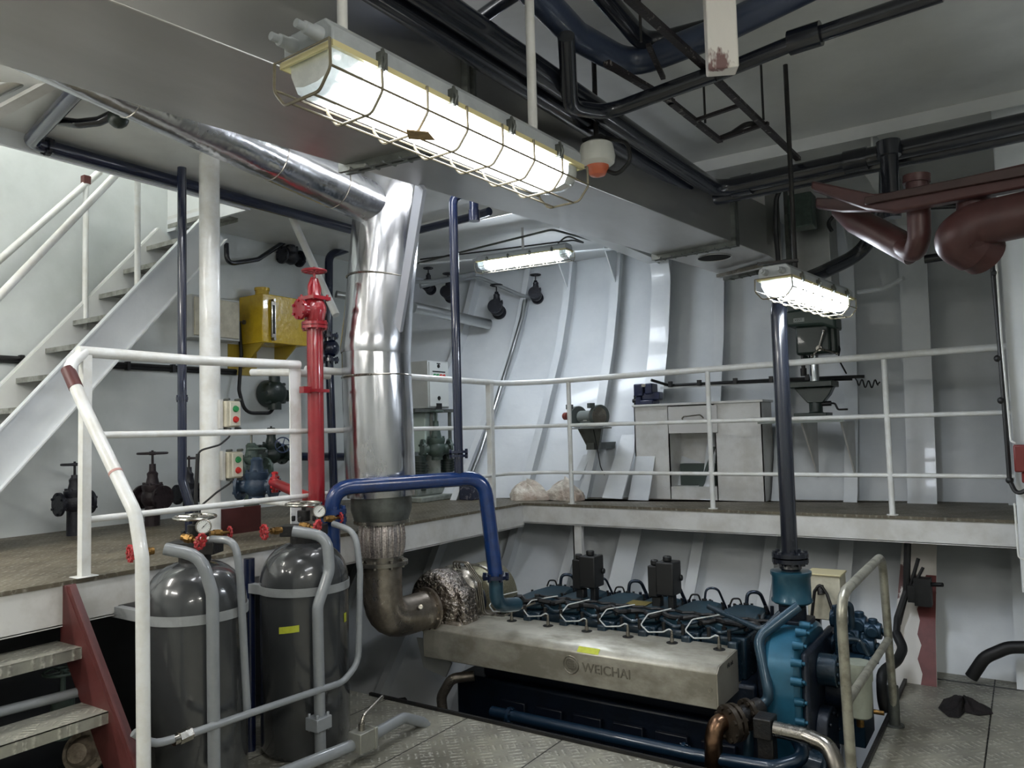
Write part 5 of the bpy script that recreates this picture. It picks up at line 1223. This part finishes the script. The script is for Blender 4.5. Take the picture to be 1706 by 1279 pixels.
# vice
p = P(1080, 668, y=yf+.08)
r = thing('bench_vice', 'dark blue bench vice bolted on the left end of the workbench', 'vice', (p.x, p.y, zB))
m = MB(); m.bb((p.x-.06, p.y-.06, zB), (p.x+.07, p.y+.1, zB+.04)); m.bb((p.x-.05, p.y-.03, zB+.04), (p.x+.12, p.y+.07, zB+.11)); m.bb((p.x-.01, p.y-.05, zB+.09), (p.x+.06, p.y+.09, zB+.19)); m.build('vice_body', VISE, r, .01)
m = MB(); m.bb((p.x-.12, p.y-.05, zB+.08), (p.x-.03, p.y+.09, zB+.19)); m.bb((p.x-.12, p.y-.02, zB-.02), (p.x-.06, p.y+.05, zB+.08)); m.build('moving_jaw', VISE, r, .01)
m = MB(); m.cyl((p.x-.16, p.y+.02, zB+.04), (p.x-.05, p.y+.02, zB+.04), .018, n=14); m.cyl((p.x-.14, p.y+.02, zB+.09), (p.x-.14, p.y+.02, zB-.16), .010, n=10); m.sphere((p.x-.14, p.y+.02, zB-.16), .016); m.build('vice_handle', DARK, r)
m = MB(); m.bb((p.x-.04, p.y-.05, zB+.16), (p.x+.0, p.y+.09, zB+.185)); m.build('jaw_plate', STEEL, r)
# cable tray along hull behind the bench
yt = 6.55
m = MB(); m.tube([P(1085, 633, y=6.4), P(1115, 642, y=yt), P(1300, 632, y=yt), P(1405, 628, y=yt+.0), P(1440, 627, y=yt)], .013, .05, 8); m.tube([P(1130, 641, y=yt-.02), P(1300, 635, y=yt-.02), P(1420, 632, y=yt-.02)], .009, 0, 6)
for px in (1117, 1165, 1225, 1285, 1345): 
    q_ = P(px, 640-(px-1117)*.05, y=yt-.02); m.box(q_, (.03, .04, .05))
pp = [P(1425, 630, y=yt)]
for k in range(40):
    t = k/39; pp.append(P(1428+38*t, 635+6*math.sin(t*22)*(1 if t < .9 else .3)+5*math.sin(t*3), y=yt-.03))
m.tube(pp, .006, 0, 6); tag(m.build('cable_run', RUBBER), 'black cable run along the hull above the workbench with coiled end', 'cable')
m = MB(); m.bb((P(1100, 650, y=yt).x, yt, P(1100, 648, y=yt).z), (P(1420, 640, y=yt).x, yt+.01, P(1100, 644, y=yt).z)); tag(m.build('cable_tray', WHITE), 'thin white cable tray bar on the hull above the workbench', 'tray')
# drill press
yd = 6.30
def D(px, py, dy=0): return P(px, py, y=yd+dy)
tb = D(1357, 693).z
r = thing('drill_press', 'dark green bench drill press with stepped belt housing and steel column', 'drill press', (D(1360, 690).x, yd, tb))
cx = D(1358, 650).x
m = MB(); m.lathe([(.085, 0), (.085, .015), (.05, .03), (.05, .20)], (cx, yd, tb), (0, 0, 1), 22); m.bb((cx-.14, yd-.12, tb), (cx+.10, yd+.10, tb+.025)); m.build('drill_base', DKGREEN, r, .004)
zt2 = D(1350, 636).z; zt1 = D(1350, 648).z
m = MB(); a = D(1314, 640).x; b = D(1392, 640).x
m.bb((a, yd-.13, zt1+.01), (b, yd+.13, zt2)); m.prism([(a+.05, yd-.05, zt1+.01), (b-.01, yd-.05, zt1+.01), (b-.04, yd-.05, zt1-.05), (cx+.06, yd-.05, zt1-.11), (cx-.05, yd-.05, zt1-.11), (cx-.10, yd-.05, zt1-.05)], (0, .10, 0)); m.build('drill_table', DKGREEN, r, .006)
zh0 = D(1350, 592).z; zh1 = D(1350, 548).z; zh2 = D(1350, 522).z
m = MB(); m.cyl((cx, yd, tb+.1), (cx, yd, zh0+.05), .036, n=24); m.build('drill_column', mat('bright_column', 'c3c6c8', .2, 1.), r)
a = D(1330, 570).x; b = D(1388, 570).x
m = MB(); m.bb((a, yd-.10, zh0), (b, yd+.10, zh1+.02)); m.bb((b-.05, yd-.07, zh0-.0), (b+.04, yd+.07, zh1)); m.cyl((a+.05, yd-.03, zh0-.04), (a+.05, yd-.03, zh0), .03, n=16); m.build('drill_head', DKGREEN, r, .02)
a = D(1315, 530).x; b = D(1398, 550).x; mid = D(1355, 520).x
m = MB(); m.prism([(a, yd-.12, zh1+.02), (a, yd-.12, zh2+.02), (mid, yd-.12, zh2+.035), (mid+.1, yd-.12, zh2+.02), (b, yd-.12, zh2-.06), (b, yd-.12, zh1-.03), (mid+.08, yd-.12, zh1+.01)], (0, .24, 0)); m.build('belt_housing', mat('green_housing', '33433d', .4, 0, '26332e', 6, .5), r, .02)
m = MB(); q_ = D(1322, 537, -.123); m.bb((q_.x, yd-.123, q_.z), (q_.x+.08, yd-.12, q_.z+.03)); m.build('maker_plate', mat('maker_plate_grey', '8f9795', .4), r)
m = MB(); text_on(m, 'XEST', .026, .0005, V((q_.x+.006, yd-.1235, q_.z+.006)), (1, 0, 0), (0, 0, 1)); m.build('maker_lettering', INK, r)
m = MB(); hb = D(1364, 580, -.12); m.cyl(hb, hb+V((0, .1, 0)), .022, n=14)
for dx, dz in ((.045, .13), (.13, -.05), (-.05, -.06)): m.cyl(hb, hb+V((dx, -.01, dz)), .007, n=8); m.sphere(hb+V((dx, -.01, dz)), .012)
m.build('feed_handle', STEEL, r)
m = MB(); m.cyl((a+.10, yd-.05, zh0-.13), (a+.10, yd-.05, zh0), .015, n=10); m.cyl((a+.10, yd-.05, zh0-.16), (a+.10, yd-.05, zh0-.10), .024, n=10); m.build('drill_chuck', DARK, r)
m = MB(); m.tube([D(1388, 565), D(1400, 580), D(1397, 592), D(1398, 600, .05), D(1410, 622, .15)], .006, .04, 6); m.build('drill_cable', RUBBER, r)
m = MB(); q_ = D(1378, 672); m.cyl((cx, yd, q_.z), (q_.x+.03, yd, q_.z), .02, n=10); m.tube([q_, q_+V((.06, -.02, .0)), q_+V((.08, -.02, -.05)), q_+V((.15, -.02, -.05))], .008, .02, 6); m.build('table_crank', DARK, r)
# drill bench
a = D(1274, 702).x; b = D(1413, 700).x
r = thing('drill_stand', 'grey green shelf table with brackets carrying the drill press', 'table', ((a+b)/2, yd, tb))
m = MB(); m.bb((a, yd-.2, tb-.015), (b, yd+.32, tb)); m.bb((a, yd-.2, tb-.05), (b, yd-.19, tb-.015)); m.build('table_plate', mat('table_grey_green', '767d78', .5), r)
for x_ in (b-.04, a+.3): 
    m = MB(); m.prism([(x_, yd-.1, tb-.05), (x_+.0, yd+.42, tb-.05), (x_+.0, yd+.38, tb-.5)], (.012, 0, 0)); m.build('table_bracket', BEAMP, r)

# =====================================================================================
# DECKHEAD PIPES
# =====================================================================================
zp = 3.16
SLATE = mat('slate_blue_pipe_paint', '3d475d', .3, 0, '343d52', 8, .5, .1, 40, coat=.3)
def pipe(name, lab, pts, rr, mt, fr=.12, n=16, flanges=(), cat='pipe'):
    m = MB(); m.tube(pts, rr, fr, n)
    for c, ax, R_, t in flanges: m.flange(c, ax, R_, t, 6, .010)
    return tag(m.build(name, mt), lab, cat)
# big black pipes along the duct with the bend to the right
def row(pts, z): return [P(x, y, z=z) for x, y in pts]
c = row([(860, 92), (1000, 190), (1195, 318)], 3.14); e = row([(1195, 318), (1706, 205)], 3.14)
u = (c[2]-c[0]).normalized(); m = MB()
far = e[0]; rt = e[1]
L0 = far-(far-c[0])*1.0
m.tube([L0-u*.9, far+V((0, -.02, 0)), rt+(rt-far)*.3], .050, .14, 20)
m.tube([L0-u*.9+V((-.10, 0, -.02)), far+V((-.11, .10, -.02)), rt+(rt-far)*.3+V((0, .10, -.02))], .042, .14, 18)
ax = (rt-far).normalized(); 
for t in (.10, .52): m.cyl(far+ax*(t*1.55-.06), far+ax*(t*1.55+.06), .062, n=20)
tag(m.build('deckhead_pipe', BLACKP), 'pair of thick glossy black pipes with a right angle bend beside the duct', 'pipe')
q = P(1480, 245, z=3.14); m = MB(); m.cyl(q+V((0, 0, .03)), q+V((0, 0, -.05)), .060, n=20); m.cyl(q+V((0, 0, -.0)), q+V((0, 0, -.38)), .045, n=20)
tag(m.build('branch_pipe', BLACKP), 'black branch pipe dropping from the thick deckhead pipes behind the maroon pipes', 'pipe')
pipe('deckhead_pipe', 'black pipe with a thicker sleeve crossing the deckhead at the top right', row([(1000, 192), (1190, 125), (1320, 72), (1570, -12)], 3.2), .032, BLACKP)
m = MB(); a, b = P(1315, 72, z=3.2), P(1368, 55, z=3.2); m.cyl(a, b, .048, n=18); tag(m.build('pipe_sleeve', BLACKP), 'thick sleeve coupling on the black pipe at the top right', 'coupling')
pipe('deckhead_pipe', 'black pipe dropping and bending right near the orange beacon', row([(943, 60), (955, 175)], 3.2)[:1]+[P(950, 178, z=3.05), P(1010, 188, z=3.1), P(1190, 122, z=3.16)], .034, BLACKP)
pipe('deckhead_pipe', 'thick dark blue grey pipe curving down at the top centre of the photo', [P(690, -60, z=3.3), P(715, 25, z=3.3), P(790, 80, z=3.3), P(960, 180, z=3.3), P(1190, 330, z=3.28)], .075, SLATE, .35, 24)
pipe('deckhead_pipe', 'slim dark pipe crossing diagonally behind the thick curved pipe', row([(900, -40), (735, 75), (690, 92)], 3.42), .030, BLACKP)
pipe('deckhead_pipe', 'wide dark pipe coming from the top centre towards the beacon', row([(845, -60), (960, 60), (1050, 110), (1180, 60), (1360, -30)], 3.34), .060, SLATE, .15, 20)
pipe('deckhead_pipe', 'broad black pipe at the top centre right running beside the scruffy brackets', row([(985, -30), (1075, 75), (1180, 48), (1390, -40)], 3.40), .042, BLACKP, .12)
# scruffy black cable tray ladder
r = thing('cable_ladder', 'scuffed black cable ladder with bent rungs hanging below the deckhead', 'cable tray', P(1230, 180, z=3.2))
zl_ = 3.2; ang = []
m = MB()
def bar(a, b, w_=.03, h_=.02): m.beam(P(*a, z=zl_), P(*b, z=zl_), w_, h_)
bar((1045, -5), (1190, 125)); bar((1190, 130), (1330, 265)); bar((1010, 105), (1120, 170)); bar((1115, 168), (1200, 235)); 
bar((1160, 200), (1230, 176), .02, .015); bar((1195, 234), (1280, 205), .02, .015); bar((1080, 75), (1105, 130), .02, .015)
m.build('ladder_rails', mat('scuffed_black_paint', '241f22', .5, .1, '8f8a86', 30, .8, .3, 60, lo=.6, hi=.64), r)
m = MB()
for px, py in ((1175, 205), (1272, 200), (1068, 70)): q = P(px, py, z=zl_); m.cyl(q, (q.x, q.y, ZC), .006, n=8)
m.each('hanger_rod', DARK, r)
m = MB(); m.tube(row([(1195, 232), (1220, 222), (1245, 205), (1272, 208)], 3.22), .014, .05, 8); m.build('loose_cable', RUBBER, r)
# white hanging post
a = P(1177, 122, z=2.92); b = P(1230, 118, z=2.92)
m = MB(); cc = (a+b)/2; d = (b-a); w_ = d.length
m.box((cc.x, cc.y+.0, (2.92+ZC)/2), (w_*.95, .07, ZC-2.92), math.atan2(d.y, d.x)); tag(m.build('hanging_post', PEEL, bev=.006), 'square white post with chipped paint hanging from the deckhead at the top', 'post')
# black pipe under the stair opening and left corner pipes
xk = -4.72
a = P(55, 238, x=xk); b = P(585, 382, x=xk)
r = thing('deckhead_pipe', 'long black pipe under the stair opening edge with an elbow at its left end', 'pipe', a)
b3 = V((xk, b.y, b.z)); zk = (a.z+b.z)/2
m = MB(); m.tube([P(150, 128, z=a.z+.0), V((xk, a.y-.02, a.z)), b3], .040, .08, 16); m.build('pipe_run', NAVY, r)
m = MB(); m.flange(a+V((0, .08, 0)), (0, 1, 0), .055, .02, 4, .010); m.build('pipe_flange', BLACKP, r)
pipe('deckhead_pipe', 'short black curved pipe with round end joining the elbow at the upper left', [P(85, 200, x=-4.35), P(130, 206, x=-4.2), P(165, 202, x=-4.1), P(190, 190, x=-4.0)], .026, BLACKP, .1)
m = MB(); m.sphere(P(197, 197, x=-4.0), .055); m.cyl(P(197, 197, x=-4.0)-V((0, 0, .0)), P(197, 197, x=-4.0)+V((0, 0, .12)), .04, n=14); tag(m.build('round_fitting', DKGREEN), 'dark green round cap fitting near the silver pipe at the upper left', 'fitting')
pipe('deckhead_pipe', 'black pipe behind the exhaust stack ending at the hooked vent pipe', [V((b3.x, b3.y, b3.z)), P(640, 398, y=4.9), P(790, 360, y=4.75), P(815, 352, y=4.7)], .032, NAVY, .1)
pipe('lagged_pipe', 'shiny silver pipe at the upper left corner', [P(-60, 172, x=-4.4), P(75, 108, x=-4.0)], .045, PIPEM, 0, 20)
m = MB(); m.beam(P(-40, 207, x=-4.4), P(90, 137, x=-4.0), .07, .02); tag(m.build('flat_bar', BEAMP), 'white flat bar beside the silver pipe at the upper left corner', 'bar')
# wires and conduit far back under the deckhead
pipe('conduit', 'thin conduit with clips running behind the far fluorescent light', [P(690, 440, z=3.4), P(800, 412, z=3.4), P(920, 382, z=3.4), P(1040, 415, z=3.4)], .010, GALVD, .05, 8)
m = MB(); m.tube([P(930, 405, z=3.3), P(945, 392, z=3.32), P(975, 405, z=3.32), P(955, 400, z=3.34), P(700, 432, z=3.38)], .007, .05, 6); tag(m.build('lamp_cable', RUBBER), 'thin black cable feeding the far fluorescent light', 'cable')
m = MB(); m.tube([P(1297, 440, y=5.3), P(1292, 380, y=5.3), P(1293, 330, y=5.25), P(1305, 305, y=5.2)], .016, .1, 8); tag(m.build('lamp_cable', RUBBER), 'black cable loop rising from the right hand fluorescent light', 'cable')
m = MB(); a = P(1197, 460, z=2.84); b = P(1275, 442, z=2.84); m.beam(a, b, .05, .025); tag(m.build('lamp_bracket', STEEL), 'bolted steel strip between duct end and right hand light', 'bracket')
m = MB(); m.beam(P(1262, 440, z=2.48), P(1330, 434, z=2.48), .03, .012); tag(m.build('lamp_bracket', DARK), 'dark bar bracket holding the near end of the right hand light', 'bracket')
# brown maroon primer pipes at the right
BR = mat('brown_red_primer_pipe', '4a2c2b', .42, .05, '3a2121', 7, .6, .12, 40)
BR2 = mat('brown_angle_bar', '3c2826', .5, .1, '2e1d1c', 7, .6, .12, 40)
yq = 3.4
def Q(px, py, dy=0): return P(px, py, y=yq+dy)
r = thing('support_bar', 'brown red angle bar carrying the primed pipe elbows at the upper right', 'bar', Q(1480, 320))
m = MB(); m.prism([Q(1352, 300, .1), Q(1350, 314, .1), Q(1440, 345), Q(1490, 352), Q(1720, 310), Q(1720, 268), Q(1500, 318), Q(1455, 322)], (0, .06, 0)); m.prism([Q(1358, 345, .2), Q(1358, 328, .2), Q(1400, 330, .1), Q(1480, 325, .1), Q(1480, 350, .1), Q(1400, 350, .1)], (0, .05, 0)); m.build('angle_bar', BR, r, .01)
m = MB(); m.prism([Q(1440, 328, -.02), Q(1720, 272, -.02), Q(1720, 290, -.02), Q(1440, 340, -.02)], (0, .02, 0)); m.build('bar_flange', BR2, r, .004)
r = thing('primed_pipe', 'brown red primed pipe with sharp elbow end left of the larger one', 'pipe', Q(1530, 430), 'brown red primed pipes')
m = MB(); m.tube([Q(1405, 345, .35), Q(1428, 368, .3), Q(1524, 420, .2)], .058, .03, 22); m.tube([Q(1495, 405, .22), Q(1524, 422, .16), Q(1532, 395, .12), Q(1528, 300, .12)], .044, .05, 20); m.build('pipe_run', BR, r)
m = MB(); m.cyl(Q(1527, 305, .12), Q(1527, 292, .12), .052, n=20); m.build('pipe_collar', BR, r)
r = thing('primed_pipe', 'large brown red primed pipe elbow at the right edge of the photo', 'pipe', Q(1600, 420), 'brown red primed pipes')
m = MB(); m.tube([Q(1740, 350), Q(1622, 375), Q(1590, 400), Q(1622, 418, .05)], .085, .09, 26); m.cyl(Q(1600, 395), Q(1640, 425, .1), .085, n=26); m.build('pipe_run', BR, r)
m = MB(); m.cyl(Q(1621, 318, .1), Q(1621, 375, .1), .058, n=20); m.build('pipe_collar', BR, r)
pipe('deckhead_pipe', 'thin black pipe seen behind the primed pipes', [P(1440, 357, y=6.0), P(1545, 345, y=6.0), P(1600, 342, y=6.0)], .02, BLACKP)
pipe('deckhead_pipe', 'short black pipe stub between the primed elbows on the hull side', [P(1540, 432, y=6.0), P(1650, 415, y=6.0)], .03, BLACKP)
m = MB(); m.tube([P(1386, 385, y=5.9), P(1378, 372, y=5.9), P(1395, 352, y=5.9), P(1440, 340, y=5.9)], .014, .1, 8); tag(m.build('hose_line', RUBBER), 'thin black hose arc above the curved riser pipe', 'hose')
m = MB(); m.tube([P(1430, 487, y=6.7), P(1475, 480, y=6.6), P(1505, 463, y=6.5)], .018, .2, 8); tag(m.build('conduit', WHITE), 'thin white curved conduit high on the hull at the right', 'pipe')
# right partition fittings
yp = 5.15
ap = P(1655, 395, y=YE-.05)
m = MB(); m.tube([P(1648, 385, y=5.15), P(1664, 560, y=5.15), P(1680, 770, y=5.15), P(1682, 800, y=5.15), P(1694, 825, y=5.12), P(1720, 810, y=5.1)], .012, .05, 8)
for px, py in ((1657, 455), (1662, 597), (1668, 667), (1682, 800)): m.sphere(P(px, py, y=5.15), .02)
tag(m.build('cable_run', RUBBER), 'black cable clipped down the edge of the white partition at the right', 'cable')
m = MB(); m.tube([P(1657, 395, y=5.14), P(1668, 560, y=5.14), P(1684, 735, y=5.14), P(1692, 738, y=5.14)], .006, .02, 6); m.tube([P(1690, 838, y=5.14), P(1697, 928, y=5.14), P(1712, 935, y=5.14)], .006, .02, 6); tag(m.build('white_conduit', RAILP), 'thin white conduit down the edge of the white partition', 'pipe')
p = P(1700, 765, y=5.12); m = MB(); m.bb(p+V((-.03, -.03, -.07)), p+V((.12, .04, .08))); m.cyl(p+V((.03, 0, -.07)), p+V((.03, 0, -.13)), .03, n=12); tag(m.build('call_point', mat('dark_red_box', '6b2624', .4), bev=.008), 'dark red box on the white partition at the right edge', 'box')
# brackets and cables on the peeling web frame
yw = 5.85
m = MB(); p = P(1538, 985, y=yw); m.bb(p+V((-.05, -.05, -.09)), p+V((.05, .05, .09))); m.bb(p+V((-.09, -.05, -.07)), p+V((-.03, .03, .04))); m.cyl(p+V((.05, 0, .05)), p+V((.12, -.03, .06)), .014, n=8); tag(m.build('cable_bracket', RUBBER), 'black bracket on the peeling web frame under the platform', 'bracket')
m = MB(); m.tube([P(1512, 905, y=yw), P(1510, 985, y=yw), P(1495, 1030, y=yw-.1), P(1493, 1060, y=yw-.2)], .022, .06, 8); m.tube([P(1530, 930, y=yw), P(1520, 965, y=yw), P(1508, 1000, y=yw), P(1498, 1040, y=yw-.1)], .012, .06, 8); m.tube([P(1538, 945, y=yw), P(1524, 972, y=yw), P(1510, 985, y=yw)], .010, .06, 8); tag(m.build('cable_bundle', RUBBER), 'black cable bundle down the left side of the peeling web frame', 'cable')
m = MB(); m.tube([P(1493, 1055, y=5.5), P(1505, 1080, y=5.4), P(1495, 1100, y=5.3), P(1468, 1120, y=5.1), P(1470, 1165, y=5.0), P(1475, 1185, y=5.0)], .030, .12, 12); tag(m.build('rubber_hose', RUBBER), 'thick black hose looping down behind the tube guard', 'hose')
m = MB(); m.cyl(P(1448, 1043, y=5.2), P(1475, 1055, y=5.2), .02, n=12); tag(m.build('grey_handle', STEEL), 'short silver tube end left of the tube guard upright', 'handle')
# big hose at the lower right
m = MB(); m.tube([P(1618, 1128, y=5.80), P(1640, 1095, y=5.8), P(1680, 1078, y=5.8), P(1740, 1078, y=5.75), P(1800, 1105, y=5.7)], .038, .15, 14); tag(m.build('rubber_hose', RUBBER), 'big black hose arching over the floor at the lower right', 'hose')
# rag
p = P(1600, 1182, z=0); m = MB(); vs = []; n = 40; k = 8; rnd = random.Random(9)
out = [(1563, 1180), (1572, 1165), (1590, 1160), (1620, 1170), (1650, 1180), (1655, 1190), (1630, 1193), (1608, 1187), (1598, 1197), (1580, 1195)]
ring = [P(x, y, z=0) for x, y in out]; cn = sum(ring, V((0, 0, 0)))/len(ring)
N_ = len(ring)*4; R2 = []
for i in range(N_):
    a = ring[i//4]; b = ring[(i//4+1) % len(ring)]; R2.append(a.lerp(b, (i % 4)/4))
for j in range(7):
    t = j/6
    for i, q in enumerate(R2):
        v = q.lerp(cn, t*.98); v.z = .004+.045*math.sin(t*PI*.5)*(1+.6*math.sin(i*.9+j)); vs.append(v)
fs = [[j*N_+i, j*N_+(i+1) % N_, (j+1)*N_+(i+1) % N_, (j+1)*N_+i] for j in range(6) for i in range(N_)]
m.add(vs, fs); tag(m.build('cloth_rag', RAG), 'crumpled black rag lying on the chequered floor plates at the right', 'rag')
